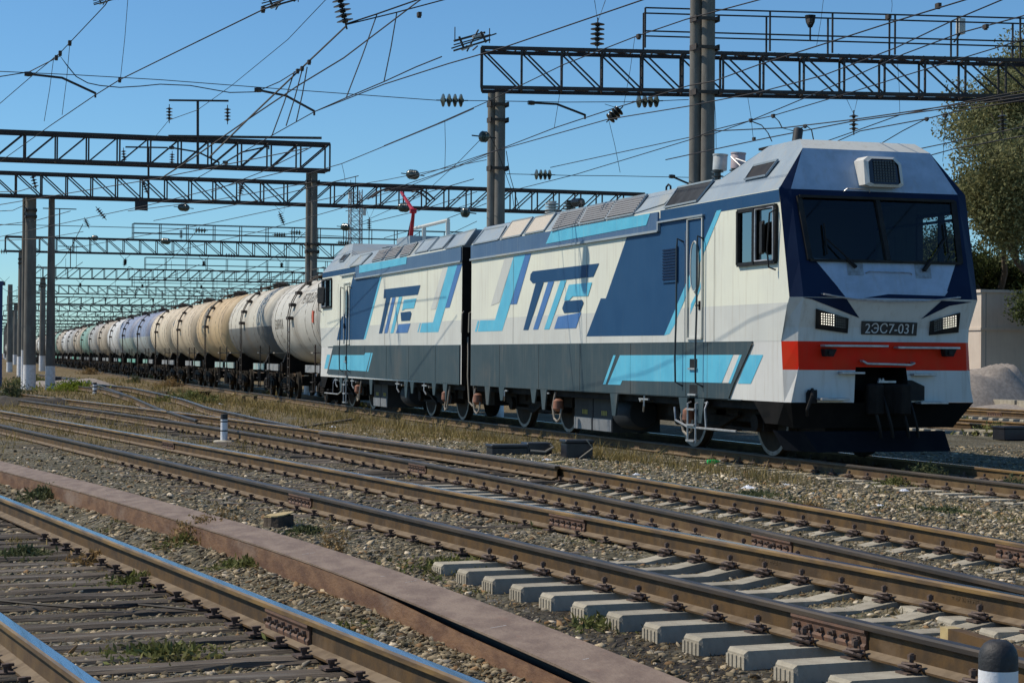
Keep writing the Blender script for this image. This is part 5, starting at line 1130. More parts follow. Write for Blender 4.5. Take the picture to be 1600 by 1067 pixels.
W_('wire from the rear roof to the right edge below the gantry top',[(700,330),(792,300),(899,273),(1077,219),(1116,203),(1172,189),(1230,165),(1287,141),(1412,85),(1500,52),(1600,25),(1630,14)],z=6.6)
W_('wire meeting the clamp cluster right of the tall pole',[(860,262),(1077,215),(1116,209),(1172,189),(1208,181),(1319,148),(1412,119),(1600,62)],z=6.9)
W_('pair of wires above the cab, upper one',[(1116,205),(1225,200),(1334,187),(1509,162),(1640,140)],z=5.8); W_('pair of wires above the cab, lower one',[(1040,250),(1128,231),(1203,215),(1331,190),(1506,166),(1640,146)],z=5.7)
W_('wire behind the cab roof rising to the right edge',[(1240,240),(1294,220),(1334,206),(1406,180),(1500,161),(1640,134)],z=6.4); W_('lower wire behind the cab roof ending at a clamp',[(1270,238),(1344,205),(1447,186),(1500,173),(1640,150)],z=6.0)
W_('short wire right of the cab roof, upper one',[(1380,246),(1431,234),(1484,223),(1640,190)],z=5.9); W_('short wire right of the cab roof, lower one',[(1390,262),(1450,244),(1490,233),(1640,205)],z=5.6)
W_('thin stay from the cab roof to a clamp in the sky',[(1376,225),(1410,205),(1447,186)],z=5.9)
W_('nearly level span wire from the left edge to the tall pole',[(-30,110),(0,112),(120,117.5),(250,125),(420,138),(680,157),(764,158),(880,160),(990,159.5),(1030,158),(1076,156)],Y=55)
W_('slack wavy cable below the level span wire',[(-30,125),(0,120),(45,113),(94,88),(105,103),(119,120),(137,130),(156,134),(187,137),(220,135),(250,132),(297,134),(359,145),(400,144),(437,128),(469,108)],Y=55,r=.014)
W_('level span wire from the twin pole to the tall pole above the roof',[(792,272),(834,273),(890,274.5),(958,275),(1077,277.5)],Y=62); W_('long level span wire behind the lower gantries at left',[(0,351),(100,353),(300,358),(540,370)],Y=115,r=.02)
W_('cable curving down from the cab roof clamp to the roof edge',[(1172,189),(1190,196),(1200,208),(1206,221)],z=5.6); W_('second cable curving down behind the horn housing',[(1208,181),(1217,190),(1222,200),(1240,205),(1260,197),(1268,203),(1271,218)],z=5.6)
W_('stay wire from the twin pole down to the rear roof',[(791,236),(797,275),(812,328)],Y=56); W_('crossing stay wire on the twin pole',[(763,208),(775,230),(800,300),(804,330)],Y=54.4,r=.009)
W_('guy wire from the clamp ring down to the loop under the leaning mast',[(753,216),(720,250),(660,305),(560,350)],z=6.8)
W_('long wire climbing from the single pole to the twin pole',[(480,272),(513,262),(534,256),(695,190),(740,170)],z=6.5)
W_('wire with a ribbed weight passing above the pantograph',[(540,292),(605,281),(645,273),(676,267),(760,250)],z=7.4); W_('wire passing just above the long gantry behind the pantograph',[(560,315),(637,292),(696,268),(764,243)],z=6.9)
for k,(x0,y0,x1,y1,lb) in enumerate([(0,320,480,232,'from the left edge under the long gantry up to the single pole top'),(0,370,470,262,'from the left edge at mid height up to the single pole'),(90,392,560,300,'from the leftmost poles up toward the lattice mast'),(200,330,487,285,'from the hanging cabinet toward the single pole'),(240,345,560,275,'from below the ribbed weight at left up past the single pole'),(330,300,487,230,'crossing both upper left gantries near the single pole'),(0,300,60,290,'short, at the left edge beside the twin poles, highest'),(0,330,40,320,'short, at the left edge beside the twin poles, second'),(0,352,110,330,'at the left edge passing behind the whitewashed poles'),(0,376,130,362,'at the left edge passing low behind the whitewashed poles'),(540,330,740,280,'right of the single pole rising past the pantograph'),(560,352,745,300,'rising just above the pantograph knee'),(600,372,760,318,'rising over the rear roof equipment'),(250,398,560,318,'rising over the cream wagons to the mast'),(640,388,745,346,'low over the rear section roof beside the bar')]):
    W_('thin wire '+lb,[(x0,y0),((x0+x1)/2,(y0+y1)/2+4),(x1,y1)],z=6.4+.12*(k%4),r=.013)
DR=[(200,-4,188,125,55,'dropper from the top edge to the long contact wire at upper left'),(109,70,97,180,55,'right one of two droppers under the knot above the upper left arm'),(84,90,69,190,55,'left dropper with hooked foot under the knot above the upper left arm'),
(589,23,541,153,38.6,'dropper slanting down just right of the large hanging string'),(620,20,600,128,38.6,'second dropper right of the large hanging string'),(695,189,695,267,58,'straight dropper left of the twin pole, under the left strain string'),(880,101,866,200,56,'dropper crossing the nearest gantry near its left third'),(992,58,975,163,56,'dropper crossing the nearest gantry left of the tall pole'),
(1287,-4,1276,72,56,'dropper from the top edge crossing the walkway railing'),(1393,-4,1393,20,56,'short dropper at the top edge above the gantry middle'),(1168,150,1177,217,56,'dropper just right of the tall pole above the roof cables'),(1402,94,1406,178,56,'dropper below the gantry above the cab roof right part'),(1476,180,1473,253,56,'dropper left of the big tree beside the cab roof'),
(460,112,425,212,39,'leftmost jumper hanging from the knot right of the bent arm'),(472,110,447,197,39,'middle jumper hanging from the knot right of the bent arm'),(480,105,463,190,39,'rightmost jumper hanging from the knot right of the bent arm'),(1101,125,1120,147,54,'tiny tie at the tall pole under the gantry'),(945,163,969,171,54,'tiny tie above the slanting insulator string'),
(534,256,540,290,70,'dropper above the lattice mast'),(1116,150,1119,232,50,'line running down along the right side of the tall pole'),(969,270,951,187,56,'thin stay from the slanting string down to the span wire')]
for a,b,c,d,Y,lb in DR: W_(lb,[(a,b),((a+c)/2+1,(b+d)/2),(c,d)],Y=Y,r=.012 if Y<40 else .008,grp='droppers of the overhead line')
for k,(ins,x1,x2,Y) in enumerate([((934,35),930,938,52),((1334,179),1323,1341,54),((577,343),575,585,97),((443,334),427,446,94)]):
    W_('suspension wires above the string '+('over the nearest gantry end','over the cab roof','beside the pantograph','by the single pole')[k],[(x1-3 if k else 929,ins[1]-34 if k==0 else ins[1]-30 if k==1 else ins[1]-18),ins,(x2 if k else 946,ins[1]-34 if k==0 else ins[1]-30 if k==1 else ins[1]-18)],Y=Y,r=.01,grp='suspension wires over insulators')
# bent registration arms
for lab,pts,Y in (('bent registration arm at upper left',[(44,116),(97,122),(149,146)],55),('bent registration arm left of the large hanging string',[(403,141),(447,150),(491,174)],55),('bent registration arm under the nearest gantry',[(830,161),(870,163),(914,180)],55),('bent registration arm just above the locomotive roof',[(1050,276),(1066,283),(1078,288)],62),('bent registration arm on the single pole gantry, left',[(268,231),(310,238),(342,254)],78),('bent registration arm on the single pole gantry, right',[(352,254),(378,238),(420,229)],78)):
    P=[at(x,y,Y) for x,y in pts]; t=thing('registration_arm',lab,'arm',P[0],group='bent registration arms'); MB().tube(P,.035,6).build('arm_tube',M['steel'],t,smooth=True); MB().lathe([(0,.06),(.1,.07),(.2,.06)],np.array(P[0])-np.array((.1,0,0)),np.array(P[0])+np.array((1,0,0)),8).build('end_insulator',M['porc'],t); MB().bar(np.array(P[-1])+(0,0,.02),np.array(P[-1])-(0,0,.12),.05).build('wire_clamp',M['blackrust'],t)
# section insulators (rod clusters)
def sect(label,cx,cy,Y,sc):
    c=np.array(at(cx,cy,Y)); t=thing('section_insulator',label,'insulator',tuple(c),group='section insulators')
    for k,(a,b,r) in enumerate([((-1.1,-.5,-.4),(1.0,.4,.35),.03),((-1.0,.3,-.45),(1.1,-.3,.30),.03),((-1.0,-.1,-.62),(.9,.1,.05),.045),((-.9,.2,-.1),(.7,.3,.42),.05),((-1.0,-.3,-.2),(-1.0,-.3,.5),.02),((.9,.2,-.1),(.9,.2,.62),.02),((-.3,0,-.6),(.3,.1,.5),.03),((-.7,0,.1),(-.4,.1,-.5),.04),((.4,0,.4),(.7,.1,-.1),.04)]):
        MB().bar(c+np.array(a)*sc,c+np.array(b)*sc,r*2*sc).build('strut',M['blackrust'],t)
    for a in ((-.3,0,-.4),(.3,.1,.2)): MB().lathe([(-.3*sc,.03),(-.2*sc,.07*sc),(.2*sc,.07*sc),(.3*sc,.03)],c+np.array(a)*sc,c+np.array((1,.1,.35)),8).build('strain_rod',M['porcw'],t)
sect('rod cluster section insulator left of the nearest gantry end',739,62,37,.40); sect('section insulator half cut off by the top edge, far left',167,-3,55,.35); sect('section insulator half cut off by the top edge, left of the large string',440,-2,50,.5)
CL_=['where two roof cables leave beside the tall pole','where the second roof cable leaves the pair','on the wire above the front edge of the cab roof','at the end of the stay above the cab roof','on the wire beside the big tree','on the wire at the top right, left one','on the wire at the top right, middle one','on the wire at the top right edge','where a wire crosses the walkway railing middle','in the knot at upper left, top one','in the knot at upper left, bottom one','on the steep wire above the upper left knot','in the knot left of the large string, top one','in the knot left of the large string, bottom one','on the wire just above that centre knot','at the foot of the dropper from the top edge','on the wire crossing the gantry left of the tall pole','at the foot of the dropper beside the tall pole','at the top edge right of the large string','on the contact wire near the top edge']
for ci,(px,py) in enumerate(((1173,188),(1208,181),(1258,197),(1448,186),(1477,180),(1388,27),(1466,9),(1540,42),(1265,33),(94,83),(88,90),(109,67),(472,107),(465,111),(483,97),(187,125),(998,57),(1178,217),(655,23),(411,15))):
    c=onz(px,py,6.4); MB().box(c[0]-.025,c[0]+.025,c[1]-.05,c[1]+.05,c[2]-.03,c[2]+.03).lathe([(0,.03),(.08,.03)],(c[0],c[1],c[2]-.05),(c[0],c[1],c[2]+1),6).build('wire_clamp',M['blackrust'],label='small wire clamp '+CL_[ci],cat='clamp',group='small clamps on the overhead wires')
t=thing('floodlight','small box floodlight on the railing of the nearest gantry','floodlight',at(1500,45,51.5)); c=np.array(at(1500,43,51.5)); MB().box(c[0]-.08,c[0]+.12,c[1]-.1,c[1]+.1,c[2]-.2,c[2]+.25).build('lamp_body',M['palegrey'],t); MB().bar(c+(.0,0,-.2),c+(-.2,0,-.45),.04).build('bracket',M['steel'],t)
t=thing('floodlight','dark conical lamp on the railing above the gantry middle','floodlight',at(1265,38,52)); c=np.array(at(1266,38,52.5)); MB().lathe([(0,.06),(.15,.13),(.35,.16)],c+(0,0,-.1),c+(0,0,1),10).build('lamp_body',M['black'],t); MB().bar(c+(.0,0,-.5),c,.04).build('bracket',M['steel'],t)
# far catenary of the other tracks
for i,(x0,k) in enumerate(((-1.5,.0),(4.2,.005),(9.4,.02),(14.6,.035),(20,.04),(25.9,.04),(32,.04),(38,.04))):
    for z,sg,rr,nm in ((6.0,.05,.018,'contact'),(7.9,1.1,.020,'messenger')):
        P=[]; ys=[101+0*i,149,201,253,305,357,410,465,520,580,645,720,800]
        for a,b in zip(ys[:-1],ys[1:]):
            for q in range(5):
                t_=q/5; y=lerp(a,b,t_); P.append((x0+k*(y-60)+.3*(1 if ys.index(a)%2 else -1)*(1-2*t_),y,z-sg*4*t_*(1-t_)))
        MB().tube(P,[rr*(1+ (p[1]-100)/350) for p in P],4,caps=False).build('overhead_wire',M['wire'],label='far %s wire running away under the gantries, over the %s track from the left'%(nm,('first','second','third','train','fifth','sixth','seventh','eighth')[i]),cat='wire',group='far %s wires'%nm)
J=MB()
for i,(x0,k) in enumerate(((-1.5,.0),(4.2,.005),(9.4,.02),(14.6,.035),(20,.04),(25.9,.04),(32,.04))):
    for a,b in zip((101,149,201,253,305,357),(149,201,253,305,357,410)):
        for q in range(1,6):
            t_=q/6; y=lerp(a,b,t_); J.bar((x0+k*(y-60),y,6.0-.2*t_*(1-t_)),(x0+k*(y-60),y,7.9-4.4*t_*(1-t_)),.02)
        J.lathe([(0,.16),(.05,.06),(.1,.16),(.15,.06),(.2,.16),(.25,.06),(.3,.16),(.35,.06)],(x0+k*(b-60),b,8.05),(x0+k*(b-60),b,9),8); J.bar((x0+k*(b-60),b,8.4),(x0+k*(b-60)-.5,b,8.9),.03); J.bar((x0+k*(b-60),b,8.4),(x0+k*(b-60)+.5,b,8.9),.03)
        J.bar((x0+k*(b-60),b,6.0),(x0+k*(b-60)-1.2,b,6.25),.05)
J.build('far_droppers',M['wire'],kind='stuff',label='mass of far droppers, strings and arms under the receding gantries',cat='overhead line')

# ================================================================= STONES, GRASS, WEEDS
ICO_T=(1+5**.5)/2
IV=np.array([(-1,ICO_T,0),(1,ICO_T,0),(-1,-ICO_T,0),(1,-ICO_T,0),(0,-1,ICO_T),(0,1,ICO_T),(0,-1,-ICO_T),(0,1,-ICO_T),(ICO_T,0,-1),(ICO_T,0,1),(-ICO_T,0,-1),(-ICO_T,0,1)])/math.sqrt(1+ICO_T**2)
IF=np.array([(0,11,5),(0,5,1),(0,1,7),(0,7,10),(0,10,11),(1,5,9),(5,11,4),(11,10,2),(10,7,6),(7,1,8),(3,9,4),(3,4,2),(3,2,6),(3,6,8),(3,8,9),(4,9,5),(2,4,11),(6,2,10),(8,6,7),(9,8,1)])
def in_view(x,y,m=40):
    d=np.stack([x,y,np.full_like(x,-HC-.2)],-1); z=d@fw; px=800+FPX*(d@r2)/z; py=533.5-FPX*(d@u2)/z
    return (z>5)&(px>-m)&(px<1600+m)&(py<1067+m*1.5)
def scatter(n,y0,y1,power=1.6):
    """random ground points in the photographed wedge, thinning with distance"""
    t=rng.random(n*2); y=(y0**(1-power)+(y1**(1-power)-y0**(1-power))*t)**(1/(1-power)) if power!=1 else y0*(y1/y0)**t
    x=y*(rng.random(n*2)*.64+.03)+rng.normal(0,.2,n*2); k=in_view(x,y); x=x[k][:n]; y=y[k][:n]; return x,y
def near_rail(x,y,w):
    r=np.zeros(len(x),bool)
    for fn in (PL,PB,PC):
        c=fn(np.clip(y,6,80)); r|=(np.abs(np.abs(x-c)-.797)<w)
    c=XA(y); r|=(np.abs(np.abs(x-c)-.797)<w); return r
def stones(name,n,y0,y1,smin,smax,m,flt=None,power=1.6,sink=.25,kind='stuff'):
    x,y=scatter(n,y0,y1,power); k=~near_rail(x,y,.085)
    if flt is not None: k&=flt(x,y)
    x=x[k];y=y[k]; n=len(x)
    s=smin+(smax-smin)*rng.random(n)**2.2; s*=np.clip(y/16,1,1.35)
    A=rng.uniform(0,2*np.pi,n); sc=np.stack([s*rng.uniform(.9,1.7,n),s*rng.uniform(.7,1.1,n),s*rng.uniform(.30,.62,n)],-1)
    V=IV[None]*(1+rng.normal(0,.13,(n,12,1)))*sc[:,None,:]
    tl=rng.normal(0,.28,(n,2)); V[...,2]+=V[...,0]*tl[:,:1]+V[...,1]*tl[:,1:]
    ca,sa=np.cos(A)[:,None],np.sin(A)[:,None]; X=V[...,0]*ca-V[...,1]*sa; Y=V[...,0]*sa+V[...,1]*ca
    V=np.stack([X+x[:,None],Y+y[:,None],V[...,2]+(gz(x,y)+sc[:,2]*sink)[:,None]],-1)
    F=(IF[None]+np.arange(n)[:,None,None]*12).reshape(-1,3)
    o=npmesh(name,V.reshape(-1,3),F,[m]); return tag(o,kind=kind)
def stonemat(name,k,isl):
    m=mat(name,(1,1,1),.9,c2=(.8,.8,.8),scale=30,island=isl,bump=.2,bscale=60,lo=.3,hi=.7,spec=.2)
    n=m.node_tree; b=n.nodes['Principled BSDF']; src=b.inputs['Base Color'].links[0].from_socket; g=n.nodes.new('ShaderNodeNewGeometry'); mu=n.nodes.new('ShaderNodeMath'); mu.operation='MULTIPLY'; mu.inputs[1].default_value=7.31; fr=n.nodes.new('ShaderNodeMath'); fr.operation='FRACT'
    n.links.new(g.outputs['Random Per Island'],mu.inputs[0]); n.links.new(mu.outputs[0],fr.inputs[0]); r=n.nodes.new('ShaderNodeValToRGB'); r.color_ramp.interpolation='CONSTANT'; n.links.new(fr.outputs[0],r.inputs[0])
    cols=[(0,(.185,.17,.115)),(.22,(.255,.235,.165)),(.42,(.075,.07,.052)),(.54,(.33,.30,.21)),(.68,(.21,.21,.175)),(.80,(.20,.14,.075)),(.86,(.50,.48,.38)),(.93,(.12,.12,.085))]
    e=r.color_ramp.elements; e[0].position=0; e[1].position=.22
    for p,_ in cols[2:]: e.new(p)
    for q,(p,c) in zip(e,cols): q.color=(c[0]*k*1.10,c[1]*k*.98,c[2]*k*.90,1)
    x=n.nodes.new('ShaderNodeMix'); x.data_type='RGBA'; x.blend_type='MULTIPLY'; x.inputs[0].default_value=1; n.links.new(src,x.inputs[6]); n.links.new(r.outputs[0],x.inputs[7]); n.links.new(x.outputs[2],b.inputs['Base Color']); return m
sm=stonemat('river_stones',1.15,.3)
def notsleeper(x,y):
    k=np.ones(len(x),bool)
    for fn,y0,y1 in ((PB,7,16),(PC,9,24.7)):
        c=fn(np.clip(y,6,80)); k&=~((np.abs(x-c)<1.32)&(y>y0)&(y<y1)&(rng.random(len(x))<.55))
    c=PL(np.clip(y,6,34)); k&=~((np.abs(x-c)<1.2)&(rng.random(len(x))<.55))
    return k
def oilflt(x,y):
    k=notsleeper(x,y); o=cover(x,y)[2]; return k&~((o>.3)&(rng.random(len(x))<.8))
stones('ballast_stones',62000,7.3,36,.009,.034,sm,oilflt,power=1.7,sink=.02)
stones('pebbles',20000,7.3,18,.006,.014,stonemat('pebbles',.75,.25),oilflt,power=2.0)
def bankflt(x,y): return (x>8.9)&(x<12.6)&(rng.random(len(x))<1)
stones('bank_stones',20000,14,46,.011,.032,stonemat('bank_stones',1.6,.3),bankflt,power=1.2,sink=.3)
def blades(name,x,y,h,w,m,lean=.5,seg=2,z=None):
    n=len(x); a=rng.uniform(0,2*np.pi,n); b=rng.uniform(0,2*np.pi,n); l=h*lean*rng.random(n); z=gz(x,y)-.01 if z is None else z
    dx,dy=np.cos(a)*w/2,np.sin(a)*w/2; lx,ly=np.cos(b)*l,np.sin(b)*l
    V=np.empty((n,5,3)); V[:,0]=np.stack([x-dx,y-dy,z],-1); V[:,1]=np.stack([x+dx,y+dy,z],-1)
    V[:,2]=np.stack([x-dx*.7+lx*.35,y-dy*.7+ly*.35,z+h*.55],-1); V[:,3]=np.stack([x+dx*.7+lx*.35,y+dy*.7+ly*.35,z+h*.55],-1); V[:,4]=np.stack([x+lx,y+ly,z+h],-1)
    o=np.arange(n)[:,None]*5; F=np.concatenate([o+[0,1,3],o+[0,3,2],o+[2,3,4]],0); ob=npmesh(name,V.reshape(-1,3),F,[m],smoothf=False); return tag(ob,kind='stuff')
def leafmat(name,c,c2,isl,trans=.25):
    m=mat(name,c,.75,c2=c2,scale=2.5,island=isl,spec=.2); m.node_tree.nodes['Principled BSDF'].inputs['Subsurface Weight'].default_value=0
    n=m.node_tree; b=n.nodes['Principled BSDF']; t=n.nodes.new('ShaderNodeBsdfTranslucent'); mx=n.nodes.new('ShaderNodeMixShader'); mx.inputs[0].default_value=trans
    src=b.inputs['Base Color'].links[0].from_socket; n.links.new(src,t.inputs[0]); n.links.new(b.outputs[0],mx.inputs[1]); n.links.new(t.outputs[0],mx.inputs[2]); n.links.new(mx.outputs[0],n.nodes['Material Output'].inputs[0]); return m
drym=leafmat('dry_grass',(.33,.25,.095),(.19,.155,.06),.5); grm=leafmat('green_weed',(.13,.15,.045),(.20,.19,.07),.5); dgr=leafmat('dark_weed',(.085,.105,.045),(.13,.14,.065),.45); rdm=leafmat('reddish_dry_weed',(.26,.165,.07),(.34,.25,.12),.45)
# dry grass: a strip beside the train, the whole area at left behind the tracks, thin between rails
def clump(n,y0,y1,power,test,tuft=7,sp=.06):
    x,y=scatter(n//tuft,y0,y1,power); k=test(x,y); x=x[k];y=y[k]
    x=np.repeat(x,tuft)+rng.normal(0,1,len(x)*tuft)*sp*np.clip(np.repeat(y,tuft)/25,.6,4); y=np.repeat(y,tuft)+rng.normal(0,1,len(y)*tuft)*sp*np.clip(np.repeat(y,tuft)/25,.6,6); k=~near_rail(x,y,.06); return x[k],y[k]
def t_dry(x,y):
    d,g,o=cover(x,y); edge=np.exp(-((x-12.3-.04*np.clip(y-60,0,None))/.55)**2); far=(x<XA(y)-1.75)
    return (rng.random(len(x))<np.clip(d*.75+edge*.75*(y>25)-.1,0,1)) & far & ~((np.abs(x-PC(np.clip(y,6,80)))<.78)&(y<32))
x,y=clump(190000,24,140,1.35,t_dry); h=rng.uniform(.05,.20,len(x))*np.clip(.6+y/70,.7,1.35)*(1+.5*(np.abs(x-12.3)<.6)); blades('dry_grass',x,y,h*rng.choice((.35,.6,1,1.15),len(x)),.008*np.clip(y/22,1,5),drym,lean=1.1)
x,y=clump(120000,8,34,1.6,lambda x,y:(rng.random(len(x))<np.clip(cover(x,y)[0]*.9-.05,0,1)),tuft=9,sp=.05); blades('dry_grass',x,y,rng.uniform(.02,.085,len(x)),.006*np.clip(y/10,1,3),drym,lean=.9)
x,y=clump(120000,8,34,1.6,lambda x,y:(rng.random(len(x))<np.clip(cover(x,y)[1]*.85-.15,0,1)),tuft=12,sp=.06); blades('low_green_weeds',x,y,rng.uniform(.012,.05,len(x)),.011*np.clip(y/10,1,3),grm,lean=1.1)
x,y=clump(26000,34,110,1.3,lambda x,y:(rng.random(len(x))<np.clip(cover(x,y)[1]*.6-.3,0,1))&(x<XA(y)-1.8),tuft=10,sp=.1); blades('low_green_weeds',x,y,rng.uniform(.04,.14,len(x)),.03*np.clip(y/30,1,3),grm,lean=.7)
def weed(px,py,rad,h,n,m,label,cat='weed',lean=.6,wd=.008,stem=True,name='weed_clump',ground=None):
    c=onz(px,py,-.25) if ground is None else onz(px,py,ground); r=np.abs(rng.normal(0,.5,n))*rad; a=rng.uniform(0,6.28,n); x=c[0]+r*np.cos(a); y=c[1]+r*np.sin(a)
    z0=gz(x,y)-.01; V=[];F=[]
    hh=h*rng.uniform(.35,1,n)*(1.15-.6*r/rad); k=0
    for i in range(n):
        b=rng.uniform(0,6.28); lx,ly=math.cos(b)*hh[i]*lean*rng.random(),math.sin(b)*hh[i]*lean*rng.random(); w_=wd*.35
        V+= [(x[i]-w_,y[i],z0[i]),(x[i]+w_,y[i],z0[i]),(x[i]+lx,y[i]+ly,z0[i]+hh[i])]; F.append((k,k+1,k+2)); k+=3
        for q in range(5):
            t_=rng.uniform(.25,1); p=np.array((x[i]+lx*t_,y[i]+ly*t_,z0[i]+hh[i]*t_)); d=rng.normal(0,1,3); d/=np.linalg.norm(d); e=np.cross(d,rng.normal(0,1,3)); e/=np.linalg.norm(e); s=wd*rng.uniform(1.2,2.6)
            V+=[p,p+d*s*1.6+e*s*.5,p+d*s*3,p+d*s*1.6-e*s*.5]; F.append((k,k+1,k+2,k+3)); k+=4
    mb=MB(); mb.v=[tuple(map(float,p)) for p in V]; mb.f=F; mb.m=[0]*len(F); return mb.build(name,m,label=label,cat=cat,group=None)
x,y=clump(150000,10,46,1.25,lambda x,y:(x>8.75)&(x<12.9)&(rng.random(len(x))<np.clip(.40+.5*wob(x*3+5,y*2.2),0,1)),tuft=5,sp=.05); blades('straw_litter',x,y,rng.uniform(.008,.05,len(x)),.012*np.clip(y/14,1,3),drym,lean=1.6)
x,y=clump(130000,8,34,1.6,lambda x,y:(x<9)&(rng.random(len(x))<np.clip(.42+.6*wob(x*3+8,y*2.6+3),0,1)),tuft=5,sp=.05); blades('straw_litter',x,y,rng.uniform(.006,.035,len(x)),.008*np.clip(y/10,1,3),rdm,lean=1.6)
x,y=clump(60000,10,46,1.25,lambda x,y:(x>8.75)&(x<12.9)&(rng.random(len(x))<np.clip(.9*wob(x*2.2+2,y*1.6+7),0,1)),tuft=9,sp=.06); blades('low_green_weeds',x,y,rng.uniform(.012,.07,len(x)),.012*np.clip(y/14,1,3),grm,lean=.9)
WD=[(1448,742,.55,.34,150,dgr,'grey green weed growing against the near rail in front of the plough'),(1590,765,.7,.34,190,dgr,'larger grey green weed against the same rail at the right edge'),(1400,752,.4,.2,80,grm,'low green weed on the stones left of the one by the plough'),
(1262,815,.32,.22,150,rdm,'dry brownish weed with plastic caught in it between turnout sleepers'),(1240,805,.25,.2,80,grm,'greenish part weed beside the caught plastic between the rails'),(900,832,.5,.10,200,grm,'low bright green weed patch between the rails of the middle track'),
(325,868,.38,.26,150,rdm,'reddish dry weed on the left side of the steel beam, near its middle'),(355,845,.16,.42,26,rdm,'tall thin bare stalks standing before the steel beam'),(520,880,.16,.45,24,rdm,'tall bare weed stalk before the beam where its slot begins'),(60,795,.4,.22,90,dgr,'green weed at the left end of the steel beam'),
(300,870,.4,.09,120,grm,'low green weed patch left of the beam, above the near rail'),(40,878,.28,.13,120,dgr,'broad leaved dark green plant among the old wooden sleepers'),(150,885,.3,.10,110,rdm,'small brown weed at the inner side of the near rail'),(260,1035,.4,.09,180,grm,'green creeping weed between wooden sleepers at the bottom left'),(490,1010,.35,.10,160,grm,'green creeping weed between sleepers beside the near rail'),(225,920,.4,.10,160,grm,'green creeping weed patch in the middle of the wooden sleepers'),
(700,888,.5,.07,200,grm,'low green weed at the ends of the first concrete sleepers'),(960,968,.4,.08,150,grm,'low green weed beside the concrete sleeper ends nearer the camera'),(480,840,.3,.09,90,dgr,'small dark green weed right of the tree stump'),(385,905,.3,.08,110,grm,'green weed patch between the near rail and the beam'),(1180,780,.6,.08,150,dgr,'grey green weed on the gravel below the locomotive side'),(1480,800,.5,.08,110,dgr,'grey green weed on the gravel at the right below the nose'),
(1275,628+8,1.0,.35,10,grm,'few green blades by the shadowed plough')]
for a in WD[:-1]: weed(a[0],a[1],a[2]*.95,a[3]*(.75 if a[5] is not rdm else 1),int(a[4]*1.6),a[5],a[6],wd=.009)
FARW=[(117,613,1.6,.55,240,leafmat('yellow_green_bush',(.26,.30,.035),(.20,.25,.03),.3),'bright yellow green bush in the grass left of the striped post'),(48,602,1.9,.6,260,grm,'green bush at the foot of the leftmost pair of poles'),(255,594,1.3,.75,220,dgr,'dark green bush in the dry grass before the cream wagons'),(212,598,.5,.5,90,dgr,'small dark green bush left of the larger one by the wagons'),(268,604,1.0,.5,180,rdm,'brown rounded dry bush beside the green one by the wagons'),(300,632,1.5,.35,200,grm,'grey green weeds behind the turnout rails'),(20,628,.9,.8,160,dgr,'dark weeds on the black mound at the left edge'),(140,585,1.2,.6,130,rdm,'rusty brown dry bush far left before the wagons'),(425,620,.8,.4,120,drym,'pale dry tuft before the second wagon'),(560,640,.4,.3,90,grm,'green tuft in the dry grass before the rear cab steps'),(1560,680,.8,.3,120,grm,'green weeds on the ground behind the locomotive nose at the right'),(1500,668,.7,.3,110,grm,'green weeds behind the plough at the right')]
for px,py,r,h,n,m,lab in FARW: weed(px,py,r,h,n,m,lab,wd=.03 if r>1 else .02,ground=-.3)
# dark mound at left, gravel heap, low gravel bank
def mound(name,c,rx,ry,h,m,label,cat,seed,n=30):
    r_=random.Random(seed); ph=[r_.uniform(0,6) for _ in range(8)]; V=[];F=[]
    for i in range(n+1):
        for j in range(n+1):
            u=i/n*2-1; v=j/n*2-1; d=math.sqrt(u*u+v*v); hh=max(0,1-d**2.2) if d<1 else 0
            z=h*min(hh*1.25,.9+.1*math.sin(u*4+ph[4]))*(1+.2*math.sin(u*5+ph[0])*math.cos(v*4+ph[1])+.07*math.sin(u*13+ph[2]+v*9)+.05*math.sin(v*23+ph[3]+u*17))
            V.append((c[0]+u*rx,c[1]+v*ry,c[2]+z-.05*(hh==0)))
    for i in range(n):
        for j in range(n): a=i*(n+1)+j; F.append((a,a+1,a+n+2,a+n+1))
    mb=MB(); mb.v=V; mb.f=F; mb.m=[0]*len(F); return mb.build(name,m,smooth=2,label=label,cat=cat)
c=onz(45,636,-.26); mound('soil_mound',c,1.6,1.3,.30,mat('black_soil',(.03,.026,.022),.95,c2=(.06,.05,.035),scale=5,bump=.6,bscale=20),'low black mound of soil at the left edge between the tracks','mound',3)
c=onz(110,604,-.3); mound('gravel_pile',c,2.6,2.0,.35,M['mound'],'low grey gravel pile around the foot of the whitewashed pole','gravel heap',9)
cx_=float(ony(1530,600,62)[0]); mound('gravel_heap',(cx_-.6,62,-.3),3.2,3.0,1.55,M['mound'],'big grey gravel heap in front of the beige wall at the right','gravel heap',5,44)
mound('gravel_heap_low',(cx_+5,58,-.3),9,3,.35,M['mound'],'low spread of gravel at the foot of the big heap','gravel heap',6,30)

# ================================================================= THINGS ON THE GROUND
def marker(px,base_y,gzv,hgt,r,label,bands,disc=True,dome=True):
    c=onz(px,base_y,gzv); t=thing('marker_post',label,'marker post',tuple(c),group='black and white marker posts'); n=20; prev=0
    mb=MB(); zs=[0]; 
    profs=[(0,r)]; segs=[]
    for (z1,mi) in bands: segs.append((prev,z1,mi)); prev=z1
    for a,b,mi in segs:
        last=(b==bands[-1][0])
        if last and dome: pr=[(0,r),(b-a-r*.55,r),(b-a-r*.3,r*.93),(b-a-r*.12,r*.75),(b-a,r*.35)]
        else: pr=[(0,r),(b-a,r)]
        MB().lathe(pr,(c[0],c[1],c[2]+a),(c[0],c[1],c[2]+b+1),n).build('painted_band',M[('whitepaint','blackpaint')[mi]],t,smooth=True)
    if disc: MB().lathe([(0,r*3.1),(.05,r*3.1),(.07,r*2.6),(.075,r)],(c[0],c[1],c[2]-.03),(c[0],c[1],c[2]+1),24).build('concrete_base',M['sleeperc'],t,smooth=True)
    return t
